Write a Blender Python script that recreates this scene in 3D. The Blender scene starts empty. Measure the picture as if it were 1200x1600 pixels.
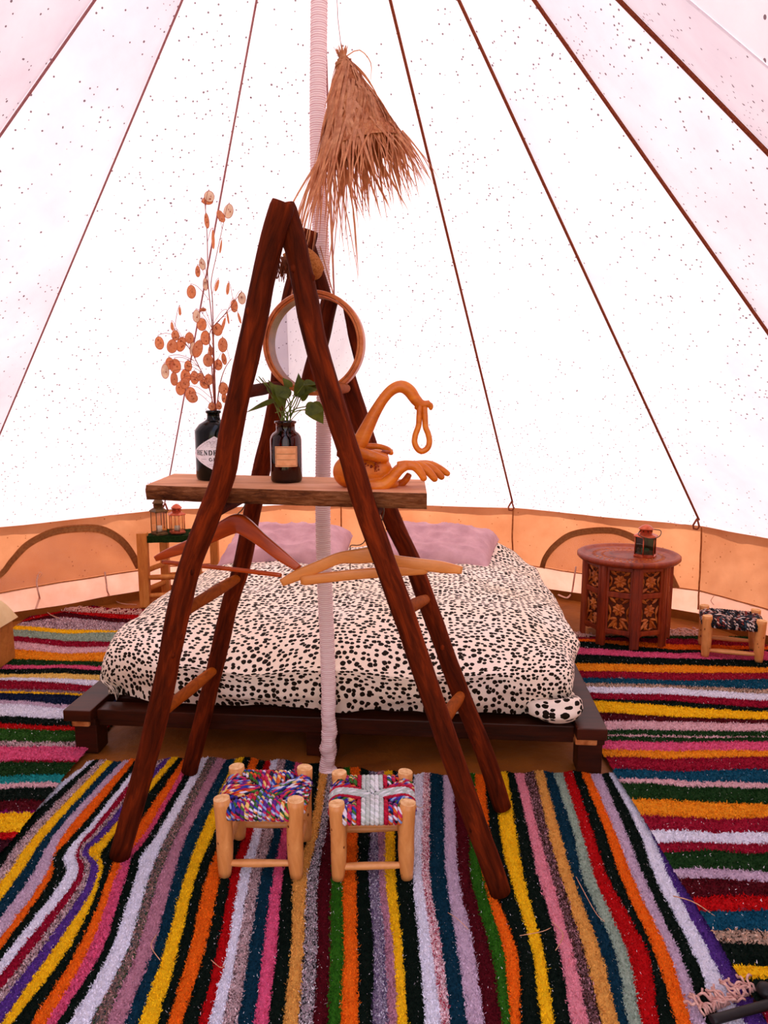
import bpy, bmesh, math, random
import numpy as np
from math import sin, cos, pi, radians, atan2, hypot, tan
from mathutils import Vector, Matrix, noise as mn

random.seed(7)
RNG = np.random.default_rng(7)
SC = bpy.context.scene
COL = SC.collection

# ------------------------------------------------------------------ camera
F = 1150.0; TH = radians(9.0); H = 1.4
cam = bpy.data.cameras.new('camera'); cam.sensor_fit = 'HORIZONTAL'; cam.sensor_width = 36.0
cam.lens = F / 1200.0 * 36.0; cam.clip_start = 0.02
camo = bpy.data.objects.new('camera', cam); COL.objects.link(camo)
camo.location = (0, 0, H); camo.rotation_euler = (pi / 2 - TH, 0, 0)
SC.camera = camo

# ------------------------------------------------------------------ world, sun, exposure
SUN_STRENGTH = 15.0; SKY_STRENGTH = 2.2; EXPOSURE = 0.22
w = bpy.data.worlds.new('sky'); SC.world = w; w.use_nodes = True
wn = w.node_tree.nodes; wl = w.node_tree.links
bg = wn['Background']; bg.inputs['Strength'].default_value = SKY_STRENGTH
tc = wn.new('ShaderNodeTexCoord'); sx = wn.new('ShaderNodeSeparateXYZ'); rp = wn.new('ShaderNodeValToRGB')
wl.new(tc.outputs['Generated'], sx.inputs[0]); wl.new(sx.outputs['Z'], rp.inputs[0]); wl.new(rp.outputs[0], bg.inputs['Color'])
rp.color_ramp.elements[0].position = 0.0; rp.color_ramp.elements[0].color = (1.0, 0.93, 0.88, 1)
rp.color_ramp.elements[1].position = 0.7; rp.color_ramp.elements[1].color = (0.70, 0.70, 1.0, 1)
sd = bpy.data.lights.new('sun', 'SUN'); sd.energy = SUN_STRENGTH; sd.angle = radians(2.5); sd.color = (1.0, 0.93, 0.86)
so = bpy.data.objects.new('sun', sd); COL.objects.link(so)
_sdir = Vector((sin(radians(8)) * cos(radians(42)), cos(radians(8)) * cos(radians(42)), sin(radians(42))))
so.rotation_euler = _sdir.to_track_quat('Z', 'Y').to_euler()
SC.view_settings.view_transform = 'Standard'
try: SC.view_settings.look = 'None'
except Exception: pass
SC.view_settings.gamma = 1.0; SC.view_settings.exposure = EXPOSURE
SC.view_settings.use_curve_mapping = False
SC.cycles.max_bounces = 12; SC.cycles.transmission_bounces = 8; SC.cycles.diffuse_bounces = 6
SC.cycles.caustics_reflective = False; SC.cycles.caustics_refractive = False
SC.cycles.sample_clamp_indirect = 12

# ------------------------------------------------------------------ helpers: picture point -> world point
def ray(px, py):
    u = (px - 600) / F; v = (800 - py) / F
    return Vector((u, cos(TH) + v * sin(TH), -sin(TH) + v * cos(TH)))
def at(px, py, z=0.0):
    d = ray(px, py); t = (z - H) / d.z
    return Vector((d.x * t, d.y * t, z))
def ay(px, py, Y):
    d = ray(px, py); t = Y / d.y
    return Vector((d.x * t, Y, H + d.z * t))
def lin(h):
    h = h.lstrip('#'); c = [int(h[i:i + 2], 16) / 255 for i in (0, 2, 4)]
    return tuple(x / 12.92 if x <= .04045 else ((x + .055) / 1.055) ** 2.4 for x in c)
def sstep(a, b, x):
    t = min(1, max(0, (x - a) / (b - a))); return t * t * (3 - 2 * t)

# ------------------------------------------------------------------ materials
def _new(name):
    m = bpy.data.materials.new(name); m.use_nodes = True
    nt = m.node_tree; return m, nt, nt.nodes['Principled BSDF']
def N(nt, t, **k):
    n = nt.nodes.new(t)
    for a, b in k.items(): setattr(n, a, b)
    return n
def ramp(nt, stops):
    r = N(nt, 'ShaderNodeValToRGB'); e = r.color_ramp.elements
    while len(e) > 1: e.remove(e[-1])
    e[0].position = stops[0][0]; e[0].color = (*stops[0][1], 1)
    for p, c in stops[1:]:
        k = e.new(p); k.color = (*c, 1)
    return r
def coords(nt, which='Object', scale=(1, 1, 1)):
    t = N(nt, 'ShaderNodeTexCoord'); mp = N(nt, 'ShaderNodeMapping'); mp.inputs['Scale'].default_value = scale
    nt.links.new(t.outputs[which], mp.inputs[0]); return mp.outputs[0]
def noisetex(nt, vec, scale, detail=4, rough=.6, dist=0):
    n = N(nt, 'ShaderNodeTexNoise'); n.inputs['Scale'].default_value = scale; n.inputs['Detail'].default_value = detail
    n.inputs['Roughness'].default_value = rough; n.inputs['Distortion'].default_value = dist
    nt.links.new(vec, n.inputs['Vector']); return n
def bump(nt, b, h, strength=.4, dist=.002):
    n = N(nt, 'ShaderNodeBump'); n.inputs['Strength'].default_value = strength; n.inputs['Distance'].default_value = dist
    nt.links.new(h, n.inputs['Height']); nt.links.new(n.outputs[0], b.inputs['Normal'])
def plain(name, c1, c2=None, rough=.6, scale=30, metal=0, bstr=.2, bdist=.001, spec=.3, vec='Object', vs=(1, 1, 1), detail=4, pos=(.35, .65)):
    m, nt, b = _new(name)
    v = coords(nt, vec, vs); n = noisetex(nt, v, scale, detail)
    r = ramp(nt, [(pos[0], lin(c1)), (pos[1], lin(c2 or c1))])
    nt.links.new(n.outputs['Fac'], r.inputs[0]); nt.links.new(r.outputs[0], b.inputs['Base Color'])
    b.inputs['Roughness'].default_value = rough; b.inputs['Metallic'].default_value = metal
    b.inputs['Specular IOR Level'].default_value = spec
    if bstr: bump(nt, b, n.outputs['Fac'], bstr, bdist)
    return m
def wood(name, dark, mid, light, rough=.5, vs=(40, 4, 40), spec=.3, bd=.002, bs=.5, vec='UV'):
    m, nt, b = _new(name)
    v = coords(nt, vec, vs); n = noisetex(nt, v, 1.0, 6, .65, .6)
    v2 = coords(nt, vec, tuple(x * .18 for x in vs)); n2 = noisetex(nt, v2, 1.0, 3)
    mx = N(nt, 'ShaderNodeMath', operation='ADD'); nt.links.new(n.outputs['Fac'], mx.inputs[0]); nt.links.new(n2.outputs['Fac'], mx.inputs[1])
    hf = N(nt, 'ShaderNodeMath', operation='MULTIPLY'); hf.inputs[1].default_value = .5; nt.links.new(mx.outputs[0], hf.inputs[0])
    r = ramp(nt, [(.36, lin(dark)), (.5, lin(mid)), (.64, lin(light))])
    nt.links.new(hf.outputs[0], r.inputs[0]); nt.links.new(r.outputs[0], b.inputs['Base Color'])
    b.inputs['Roughness'].default_value = rough; b.inputs['Specular IOR Level'].default_value = spec
    bump(nt, b, n.outputs['Fac'], bs, bd)
    return m
def attrmat(name, rough=.9, nscale=0, spec=.1, bd=0):
    m, nt, b = _new(name)
    a = N(nt, 'ShaderNodeAttribute', attribute_name='Col'); nt.links.new(a.outputs['Color'], b.inputs['Base Color'])
    b.inputs['Roughness'].default_value = rough; b.inputs['Specular IOR Level'].default_value = spec
    return m
def canvas(name, c1, c2, trans=.5, specks=True, nsc=3.0, speck_col='#7a3a48', dens=.30):
    m, nt, b = _new(name); out = nt.nodes['Material Output']
    v = coords(nt, 'Object'); n = noisetex(nt, v, nsc, 5, .6)
    r = ramp(nt, [(.3, lin(c1)), (.7, lin(c2))]); nt.links.new(n.outputs['Fac'], r.inputs[0]); colr = r.outputs[0]
    fine = noisetex(nt, v, 140, 2)
    if specks:
        for sc, rad, cut in ((50, .20, dens), (22, .11, dens + .10)):
            vo = N(nt, 'ShaderNodeTexVoronoi'); vo.inputs['Scale'].default_value = sc; nt.links.new(v, vo.inputs['Vector'])
            lt = N(nt, 'ShaderNodeMath', operation='LESS_THAN'); lt.inputs[1].default_value = rad; nt.links.new(vo.outputs['Distance'], lt.inputs[0])
            sp = N(nt, 'ShaderNodeSeparateColor'); nt.links.new(vo.outputs['Color'], sp.inputs[0])
            pn = noisetex(nt, v, 1.3, 3); pm = N(nt, 'ShaderNodeMapRange'); pm.inputs['From Min'].default_value = .42; pm.inputs['From Max'].default_value = .68; pm.inputs['To Min'].default_value = cut * .5; pm.inputs['To Max'].default_value = cut * 2.6; nt.links.new(pn.outputs['Fac'], pm.inputs['Value'])
            l2 = N(nt, 'ShaderNodeMath', operation='LESS_THAN'); nt.links.new(pm.outputs[0], l2.inputs[1]); nt.links.new(sp.outputs[0], l2.inputs[0])
            mu = N(nt, 'ShaderNodeMath', operation='MULTIPLY'); nt.links.new(lt.outputs[0], mu.inputs[0]); nt.links.new(l2.outputs[0], mu.inputs[1])
            mu2 = N(nt, 'ShaderNodeMath', operation='MULTIPLY'); mu2.inputs[1].default_value = .85; nt.links.new(mu.outputs[0], mu2.inputs[0])
            mx = N(nt, 'ShaderNodeMix', data_type='RGBA'); nt.links.new(mu2.outputs[0], mx.inputs['Factor']); nt.links.new(colr, mx.inputs['A'])
            mx.inputs['B'].default_value = (*lin(speck_col), 1); colr = mx.outputs['Result']
    d = N(nt, 'ShaderNodeBsdfDiffuse'); t = N(nt, 'ShaderNodeBsdfTranslucent'); mix = N(nt, 'ShaderNodeMixShader'); mix.inputs[0].default_value = trans
    nt.links.new(colr, d.inputs['Color']); nt.links.new(colr, t.inputs['Color'])
    bn = N(nt, 'ShaderNodeBump'); bn.inputs['Strength'].default_value = .25; bn.inputs['Distance'].default_value = .002
    nt.links.new(fine.outputs['Fac'], bn.inputs['Height']); nt.links.new(bn.outputs[0], d.inputs['Normal'])
    nt.links.new(d.outputs[0], mix.inputs[1]); nt.links.new(t.outputs[0], mix.inputs[2]); nt.links.new(mix.outputs[0], out.inputs['Surface'])
    return m
def leafmat(name, c1, c2, trans=.35, scale=60, rough=.5):
    m, nt, b = _new(name); out = nt.nodes['Material Output']
    v = coords(nt, 'Object'); n = noisetex(nt, v, scale, 4)
    r = ramp(nt, [(.3, lin(c1)), (.7, lin(c2))]); nt.links.new(n.outputs['Fac'], r.inputs[0]); nt.links.new(r.outputs[0], b.inputs['Base Color'])
    b.inputs['Roughness'].default_value = rough
    t = N(nt, 'ShaderNodeBsdfTranslucent'); nt.links.new(r.outputs[0], t.inputs['Color']); mix = N(nt, 'ShaderNodeMixShader'); mix.inputs[0].default_value = trans
    nt.links.new(b.outputs[0], mix.inputs[1]); nt.links.new(t.outputs[0], mix.inputs[2]); nt.links.new(mix.outputs[0], out.inputs['Surface'])
    return m
def glassmat(name, col, rough=.03, ior=1.45):
    m, nt, b = _new(name)
    b.inputs['Base Color'].default_value = (*lin(col), 1); b.inputs['Roughness'].default_value = rough
    b.inputs['Transmission Weight'].default_value = 1.0; b.inputs['IOR'].default_value = ior
    return m
def thinglass(name, col='#ffffff', rough=.02):
    m, nt, b = _new(name); out = nt.nodes['Material Output']
    t = N(nt, 'ShaderNodeBsdfTransparent'); t.inputs[0].default_value = (*lin(col), 1)
    g = N(nt, 'ShaderNodeBsdfGlossy'); g.inputs['Roughness'].default_value = rough
    mix = N(nt, 'ShaderNodeMixShader'); mix.inputs[0].default_value = .1
    nt.links.new(t.outputs[0], mix.inputs[1]); nt.links.new(g.outputs[0], mix.inputs[2]); nt.links.new(mix.outputs[0], out.inputs['Surface'])
    return m

M = {}
M['roof'] = canvas('roof_canvas', '#d0c2c8', '#e4d8da', .24, True, 2.2, '#4a2430', .26)
M['wall'] = canvas('wall_canvas', '#b4704a', '#cc8a62', .24, True, 3.0, '#8a4a28', .06)
M['skirt'] = canvas('skirt_canvas', '#d09880', '#e0ac98', .26, False, 5.0)
M['screen'] = thinglass('vent_mesh', '#f0dccc', .8)
M['seamrope'] = plain('seam_rope', '#6e3020', '#94492c', .8, 200, spec=.1)
M['seamthin'] = plain('thin_seam', '#9a6468', '#b4807e', .8, 200, spec=.1)
M['zip'] = plain('zip_tape', '#8d5a34', '#a8703f', .8, 60, spec=.1)
M['tape'] = plain('cotton_tape', '#d9a78f', '#e8c0aa', .9, 80, spec=.05)
M['hem'] = plain('canvas_hem', '#96552d', '#a8683a', .9, 60, spec=.05)
M['sheet'] = plain('groundsheet', '#7c420e', '#a05c1c', .6, 3.2, bstr=.8, bdist=.03, spec=.3, detail=6)
M['earth'] = plain('earth', '#8a8058', '#a89a70', .95, 2)
M['log'] = wood('dark_log', '#260b03', '#571d08', '#8a320e', .75, (55, 7, 55), .05, .004, .9)
M['logend'] = wood('log_end', '#4a2010', '#6a3018', '#8a4424', .6, (60, 60, 60), vec='Object')
M['rung'] = wood('rung_wood', '#5a2404', '#984808', '#bc6818', .7, (30, 8, 30), .04)
M['plank_top'] = wood('plank_sawn', '#c07a4c', '#dc9868', '#f0b48c', .7, (7, 60, 20), .2, .001, .3, 'Object')
M['plank_edge'] = wood('plank_bark', '#3a1a0c', '#7a4526', '#a46a44', .9, (22, 60, 130), .1, .012, 1.0, 'Object')
M['carve'] = wood('carved_wood', '#b05008', '#d06c10', '#e48824', .4, (16, 16, 40), .4, .0015, .3, 'Object')
M['carve_dark'] = wood('dark_carved_wood', '#4a1408', '#8a3210', '#c4641c', .6, (60, 60, 60), .2, .002, .5, 'Object')
M['peel'] = wood('peeled_wood', '#c87c3c', '#e09a58', '#f0b678', .4, (24, 7, 24), .4, .001, .3)
M['peelend'] = plain('peeled_end', '#d89a58', '#f4c890', .6, 60)
M['knot'] = plain('knot', '#5a2810', '#8a4818', .6, 90)
M['hang_red'] = wood('cherry_hanger', '#8c2c08', '#c04c10', '#dc6c24', .3, (30, 4, 30), .6, .0006, .2)
M['hang_pale'] = wood('beech_hanger', '#c8742c', '#e08c44', '#f0a860', .35, (30, 5, 30), .5, .0006, .2)
M['wire'] = plain('hook_wire', '#4a3a30', '#6a584a', .3, 40, metal=.9, bstr=0)
M['bottle'] = plain('black_glass', '#020604', '#040c06', .12, 5, bstr=0, spec=.25)
M['amber'] = glassmat('amber_glass', '#6a2a08', .02)
M['paper'] = plain('label_paper', '#e8e0e4', '#f4eef0', .8, 40, bstr=0)
M['paper_tan'] = plain('label_tan', '#e09a68', '#eeae80', .8, 40, bstr=0)
M['ink'] = plain('ink', '#1a1210', '#241a16', .8, 40, bstr=0)
M['inksoft'] = plain('soft_ink', '#8a7880', '#a08c92', .8, 40, bstr=0)
M['leaf'] = leafmat('pothos_leaf', '#384408', '#6a7414', .35, 30, .6)
M['stem'] = plain('green_stem', '#4c5c18', '#7a8a30', .5, 40)
M['pod'] = leafmat('pod_skin', '#e4a070', '#f8cba4', .75, 160, .5)
M['pod_pale'] = leafmat('pod_pale', '#f0d8c0', '#fcf0dc', .7, 130, .5)
M['podseed'] = plain('pod_seed', '#a0481c', '#c0643a', .8, 60)
M['drystem'] = plain('dry_stem', '#8a4038', '#a85c40', .8, 60)
M['palm'] = leafmat('palm_strip', '#b06438', '#dc9c6c', .3, 50, .6)
M['palmweave'] = wood('palm_weave', '#6e3418', '#a86038', '#cc8c5c', .7, (90, 90, 40), .2, .004, 1.0, 'Object')
M['burlap'] = plain('burlap', '#8c4c20', '#b4703a', .9, 220, bstr=.8, bdist=.003, spec=.1)
M['coir'] = plain('coir', '#6a3418', '#8e4a26', .9, 100)
M['rim'] = wood('bent_rim', '#8c3c14', '#b85c24', '#d07c3c', .4, (30, 30, 30), .4, .001, .3, 'Object')
mm, nt, b = _new('mirror_glass'); b.inputs['Metallic'].default_value = 1; b.inputs['Roughness'].default_value = .01; b.inputs['Base Color'].default_value = (.93, .93, .93, 1); M['mirror'] = mm
M['sleeve'] = plain('pole_sleeve', '#f0d4d4', '#fce8e6', .9, 25, bstr=.3, bdist=.003, spec=.05)
m, nt, b = _new('pole_sleeve_shaded_ribs'); v = coords(nt, 'Object'); wv_ = N(nt, 'ShaderNodeTexWave', bands_direction='Z'); wv_.inputs['Scale'].default_value = 44; wv_.inputs['Distortion'].default_value = 1.2; wv_.inputs['Detail'].default_value = 2; nt.links.new(v, wv_.inputs['Vector'])
r_ = ramp(nt, [(.2, lin('#deb2b2')), (.6, lin('#fae6e2'))]); nt.links.new(wv_.outputs['Fac'], r_.inputs[0]); nt.links.new(r_.outputs[0], b.inputs['Base Color']); b.inputs['Roughness'].default_value = .9; b.inputs['Specular IOR Level'].default_value = .05; bump(nt, b, wv_.outputs['Fac'], .4, .002); M['ribs'] = m  # groove shade between the ribs is put into the sleeve colour
M['frame'] = wood('bed_frame', '#200c04', '#381406', '#4c1c0a', .4, (4, 40, 40), .2, .0006, .2, 'Object')
M['chip'] = wood('chipped_wood', '#8a4418', '#c0703a', '#dc9458', .7, (40, 40, 40), .2, .001, .4, 'Object')
M['pillow'] = plain('mauve_cotton', '#b48a90', '#caa0a4', .9, 8, bstr=.3, bdist=.006, spec=.05)
M['cream'] = plain('cream_cotton', '#d8b884', '#e4c898', .9, 8, bstr=.3, bdist=.006, spec=.05)
M['crate'] = wood('tan_base', '#8e5018', '#a86424', '#b87430', .6, (6, 40, 40), .3, .001, .3, 'Object')
M['standwood'] = wood('pine', '#a85a20', '#c87830', '#dc9448', .5, (30, 30, 6), .3, .001, .3, 'Object')
M['green'] = plain('green_cloth', '#101f0a', '#1e3212', .9, 90, bstr=.6, bdist=.003, spec=.05)
M['copper'] = plain('copper', '#a84828', '#c8664a', .35, 30, metal=.8, bstr=.2)
M['bronze'] = plain('old_bronze', '#4a3218', '#6a4a26', .5, 40, metal=.5, bstr=.3)
M['lglass'] = thinglass('lantern_glass', '#f0e8dc')
M['lgreen'] = thinglass('green_lantern_glass', '#5c8a78')
M['candle'] = plain('candle_wax', '#e8dcd0', '#f0e8e0', .5, 30, bstr=0)
M['tabwood'] = wood('table_wood', '#5a1a06', '#842c0a', '#a44814', .5, (30, 30, 5), .4, .001, .4, 'Object')
M['tabpanel'] = wood('panel_wood', '#8c3c0c', '#b0581a', '#cc7830', .5, (60, 60, 60), .3, .001, .4, 'Object')
M['tabdark'] = plain('painted_void', '#48180a', '#642808', .9, 50)  # dark colour gives the fretwork slots the shade of open holes
M['rag'] = attrmat('rag_yarn')
M['cord'] = attrmat('braided_yarn', .75, spec=.2)
M['fringe'] = plain('fringe_yarn', '#b88478', '#d8ac9c', .9, 90, spec=.05)
M['strap'] = plain('black_strap', '#0a0808', '#141010', .5, 60)
M['straw'] = plain('straw', '#b87c58', '#d8a480', .7, 60)

# spotted duvet: real printed cloth pattern in UV metres
def spotmat():
    m, nt, b = _new('spotted_cotton')
    uv = coords(nt, 'UV'); n = noisetex(nt, uv, 45, 2); 
    sub = N(nt, 'ShaderNodeVectorMath', operation='MULTIPLY_ADD')
    sub.inputs[1].default_value = (.011, .011, 0); nt.links.new(n.outputs['Color'], sub.inputs[0]); nt.links.new(uv, sub.inputs[2])
    mp = N(nt, 'ShaderNodeMapping'); mp.inputs['Scale'].default_value = (1.15, .95, 1); nt.links.new(sub.outputs[0], mp.inputs[0])
    vo = N(nt, 'ShaderNodeTexVoronoi', voronoi_dimensions='2D', feature='F1'); vo.inputs['Scale'].default_value = 35; vo.inputs['Randomness'].default_value = .75
    nt.links.new(mp.outputs[0], vo.inputs['Vector'])
    sp = N(nt, 'ShaderNodeSeparateColor'); nt.links.new(vo.outputs['Color'], sp.inputs[0])
    th = N(nt, 'ShaderNodeMapRange'); th.inputs['To Min'].default_value = .25; th.inputs['To Max'].default_value = .43; nt.links.new(sp.outputs[0], th.inputs['Value'])
    lt = N(nt, 'ShaderNodeMath', operation='LESS_THAN'); nt.links.new(vo.outputs['Distance'], lt.inputs[0]); nt.links.new(th.outputs[0], lt.inputs[1])
    n2 = noisetex(nt, uv, 2, 3); r = ramp(nt, [(.35, lin('#ecd8c0')), (.65, lin('#f2e2d2'))]); nt.links.new(n2.outputs['Fac'], r.inputs[0])
    mx = N(nt, 'ShaderNodeMix', data_type='RGBA'); nt.links.new(lt.outputs[0], mx.inputs['Factor']); nt.links.new(r.outputs[0], mx.inputs['A'])
    mx.inputs['B'].default_value = (*lin('#1c1208'), 1); nt.links.new(mx.outputs['Result'], b.inputs['Base Color'])
    b.inputs['Roughness'].default_value = .85; b.inputs['Specular IOR Level'].default_value = .1
    f = noisetex(nt, uv, 12, 4); bump(nt, b, f.outputs['Fac'], .35, .01)
    return m
M['spot'] = spotmat()

# ------------------------------------------------------------------ mesh builder
class MB:
    def __init__(s): s.v = []; s.f = []; s.uv = []; s.mi = []; s.c = []; s.sm = []
    def add(s, vs, fs, uvs=None, mi=0, col=(1, 1, 1), smooth=True):
        o = len(s.v); s.v += [tuple(p) for p in vs]
        s.uv += list(uvs) if uvs is not None else [(p[0], p[1]) for p in vs]
        s.c += [col] * len(vs) if not isinstance(col, list) else col
        for f in fs: s.f.append(tuple(o + i for i in f)); s.mi.append(mi); s.sm.append(smooth)
    def box(s, c, size, rot=None, mi=0, bev=0.0, col=(1, 1, 1)):
        bm = bmesh.new(); bmesh.ops.create_cube(bm, size=1)
        for v in bm.verts: v.co = Vector((v.co.x * size[0], v.co.y * size[1], v.co.z * size[2]))
        if bev: bmesh.ops.bevel(bm, geom=bm.edges[:], offset=bev, segments=2, affect='EDGES', profile=.6)
        R = rot if rot is not None else Matrix.Identity(3)
        if isinstance(R, (int, float)): R = Matrix.Rotation(R, 3, 'Z')
        vs = [R @ v.co + Vector(c) for v in bm.verts]
        bm.verts.index_update(); s.add(vs, [[v.index for v in f.verts] for f in bm.faces], None, mi, col, False); bm.free()
    def tube(s, pts, rad, seg=12, flat=1.0, ref=None, mi=0, col=(1, 1, 1), cap=True, capmi=None, wob=0.0, smooth=True, sq=1.0):
        pts = [Vector(p) for p in pts]; n = len(pts)
        if not hasattr(rad, '__len__'): rad = [rad] * n
        vs = []; uv = []; L = 0; prev = None
        for i, p in enumerate(pts):
            t = (pts[min(i + 1, n - 1)] - pts[max(i - 1, 0)])
            t = t.normalized() if t.length > 1e-9 else Vector((0, 0, 1))
            if ref is not None: r0 = Vector(ref)
            elif prev is None: r0 = Vector((0, 0, 1)) if abs(t.z) < .9 else Vector((0, 1, 0))
            else: r0 = prev
            a = t.cross(r0)
            if a.length < 1e-6: a = t.orthogonal()
            a.normalize(); bb = a.cross(t).normalized(); prev = bb
            if i: L += (p - pts[i - 1]).length
            for k in range(seg):
                g = 2 * pi * k / seg
                rr = rad[i]
                if wob: rr *= 1 + wob * mn.noise(Vector((cos(g) * 1.2 + p.x * 3, sin(g) * 1.2 + p.y * 3, L * 9)))
                cg, sg_ = cos(g), sin(g)
                if sq != 1.0: cg = math.copysign(abs(cg) ** sq, cg); sg_ = math.copysign(abs(sg_) ** sq, sg_)
                vs.append(p + a * (cg * rr) + bb * (sg_ * rr * flat))
                gg = min(k, seg - k) * 2 * pi / seg
                uv.append((gg * rad[i], L))
        fs = []
        for i in range(n - 1):
            for k in range(seg):
                k2 = (k + 1) % seg
                fs.append((i * seg + k, i * seg + k2, (i + 1) * seg + k2, (i + 1) * seg + k))
        s.add(vs, fs, uv, mi, col, smooth)
        if cap:
            o = len(s.v) - len(vs)
            for e, sgn in ((0, -1), (n - 1, 1)):
                c = len(s.v); s.v.append(tuple(pts[e])); s.uv.append((0, 0)); s.c.append(col if not isinstance(col, list) else col[0])
                for k in range(seg):
                    k2 = (k + 1) % seg
                    q = (o + e * seg + k, o + e * seg + k2, c); 
                    s.f.append(q if sgn > 0 else q[::-1]); s.mi.append(mi if capmi is None else capmi); s.sm.append(False)
    def lathe(s, prof, c=(0, 0, 0), seg=32, mi=0, col=(1, 1, 1), smooth=True):
        vs = []; uv = []
        for (r, z) in prof:
            for k in range(seg):
                g = 2 * pi * k / seg; vs.append((c[0] + r * cos(g), c[1] + r * sin(g), c[2] + z)); uv.append((g * max(r, .01), z))
        fs = []
        for i in range(len(prof) - 1):
            for k in range(seg):
                k2 = (k + 1) % seg; fs.append((i * seg + k, i * seg + k2, (i + 1) * seg + k2, (i + 1) * seg + k))
        s.add(vs, fs, uv, mi, col, smooth)
    def grid(s, P, uv=None, mi=0, smooth=True):
        nr = len(P); nc = len(P[0]); vs = [p for r in P for p in r]
        fs = [(i * nc + j, i * nc + j + 1, (i + 1) * nc + j + 1, (i + 1) * nc + j) for i in range(nr - 1) for j in range(nc - 1)]
        s.add(vs, fs, [q for r in uv for q in r] if uv else None, mi, (1, 1, 1), smooth)
    def ball(s, c, r, sx=1, sy=1, sz=1, mi=0, rot=None, sub=2, col=(1, 1, 1)):
        bm = bmesh.new(); bmesh.ops.create_icosphere(bm, subdivisions=sub, radius=r)
        R = rot or Matrix.Identity(3)
        vs = [R @ Vector((v.co.x * sx, v.co.y * sy, v.co.z * sz)) + Vector(c) for v in bm.verts]
        bm.verts.index_update(); s.add(vs, [[v.index for v in f.verts] for f in bm.faces], None, mi, col); bm.free()
    def build(s, name, mats, parent=None, origin=None):
        me = bpy.data.meshes.new(name); V = s.v
        o = Vector(origin) if origin is not None else (Vector(parent['_o']) if parent is not None and '_o' in parent else Vector((0, 0, 0)))
        me.from_pydata([(x - o.x, y - o.y, z - o.z) for x, y, z in V], [], s.f)
        if not isinstance(mats, (list, tuple)): mats = [mats]
        for m in mats: me.materials.append(m)
        me.polygons.foreach_set('material_index', s.mi); me.polygons.foreach_set('use_smooth', s.sm)
        li = np.empty(len(me.loops), dtype=np.int32); me.loops.foreach_get('vertex_index', li)
        u = me.uv_layers.new(name='UV'); u.data.foreach_set('uv', np.array(s.uv, dtype=np.float32)[li].ravel())
        if mats[0] in (M['rag'], M['cord']):
            ca = me.color_attributes.new('Col', 'FLOAT_COLOR', 'POINT')
            a = np.ones((len(V), 4), dtype=np.float32); a[:, :3] = np.array(s.c, dtype=np.float32); ca.data.foreach_set('color', a.ravel())
        me.update()
        ob = bpy.data.objects.new(name, me); COL.objects.link(ob)
        if parent is None: ob.location = o; ob['_o'] = tuple(o)
        else:
            ob.parent = parent; ob['_o'] = tuple(o)
            po = Vector(parent['_o']); ob.location = o - po
        return ob
def thing(name, loc, label, cat, group=None):
    o = bpy.data.objects.new(name, None); COL.objects.link(o); o.location = loc; o.empty_display_size = .1
    o['_o'] = tuple(loc); o['label'] = label; o['category'] = cat
    if group: o['group'] = group
    return o
def tag(o, label, cat, group=None, kind=None):
    o['label'] = label; o['category'] = cat
    if group: o['group'] = group
    if kind: o['kind'] = kind
    return o
def struct(name, loc=(0, 0, 0), label=None):
    o = bpy.data.objects.new(name, None); COL.objects.link(o); o.location = loc; o['_o'] = tuple(loc); o['kind'] = 'structure'
    if label: o['label'] = label
    return o
def interp(pts, n):
    """smooth (Catmull-Rom) resample of a list of vectors"""
    pts = [Vector(p) for p in pts]; m = len(pts); out = []
    for i in range(n):
        t = i / (n - 1) * (m - 1); k = min(int(t), m - 2); f = t - k
        p0 = pts[max(k - 1, 0)]; p1 = pts[k]; p2 = pts[k + 1]; p3 = pts[min(k + 2, m - 1)]
        out.append(.5 * ((2 * p1) + (p2 - p0) * f + (2 * p0 - 5 * p1 + 4 * p2 - p3) * f * f + (3 * p1 - p0 - 3 * p2 + p3) * f ** 3))
    return out

# ------------------------------------------------------------------ tent shell
CX, CY = -.212, 2.59; R_E = 2.88; Z_E = .60; Z_A = 3.53; R_F = 2.93
AZ = [-2.2 + 25.714 * k for k in range(-6, 7)]          # seams, degrees from the far side, clockwise
def polar(r, azd, z): a = radians(azd); return Vector((CX + r * sin(a), CY + r * cos(a), z))
HALF = 25.714 / 2
def chord(azd):
    k = math.floor((azd + 2.2) / 25.714); mid = -2.2 + 25.714 * (k + .5)
    return cos(radians(HALF)) / cos(radians(azd - mid))
def rcone(z): return R_E * (Z_A - z) / (Z_A - Z_E)
def on_wall(px, py, R=2.88):
    d = ray(px, py); t = 9.0
    while t > .5:
        x = d.x * t - CX; y = d.y * t - CY; a = math.degrees(atan2(x, y))
        if hypot(x, y) < R * chord(a): break
        t -= .002
    return a, H + d.z * t

floor = MB()
vs = [(CX, CY, 0)]; 
for ring in range(1, 31):
    for k in range(72):
        r = 3.0 * ring / 30; g = 2 * pi * k / 72
        hh = .004 * mn.noise(Vector((r * 3, g * 9, 0))) + .008 * math.exp(-r * 3) * sin(g * 9 + sin(g * 4)) 
        vs.append((CX + r * cos(g), CY + r * sin(g), min(0, hh - .004)))
fs = [(0, 1 + k, 1 + (k + 1) % 72) for k in range(72)]
for ring in range(29):
    for k in range(72):
        a = 1 + ring * 72 + k; b2 = 1 + ring * 72 + (k + 1) % 72; fs.append((a, a + 72, b2 + 72, b2))
floor.add(vs, fs)
fl = floor.build('floor', M['sheet']); fl['kind'] = 'structure'; fl['label'] = 'brown creased canvas groundsheet under the bed and rugs'
m_ = MB(); vs = [(CX + r * cos(g * 2 * pi / 48), CY + r * sin(g * 2 * pi / 48), -.03 - .01 * (r > 5)) for r in (0.01, 8, 30) for g in range(48)]
m_.add(vs, [(i * 48 + k, (i + 1) * 48 + k, (i + 1) * 48 + (k + 1) % 48, i * 48 + (k + 1) % 48) for i in range(2) for k in range(48)])
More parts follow.
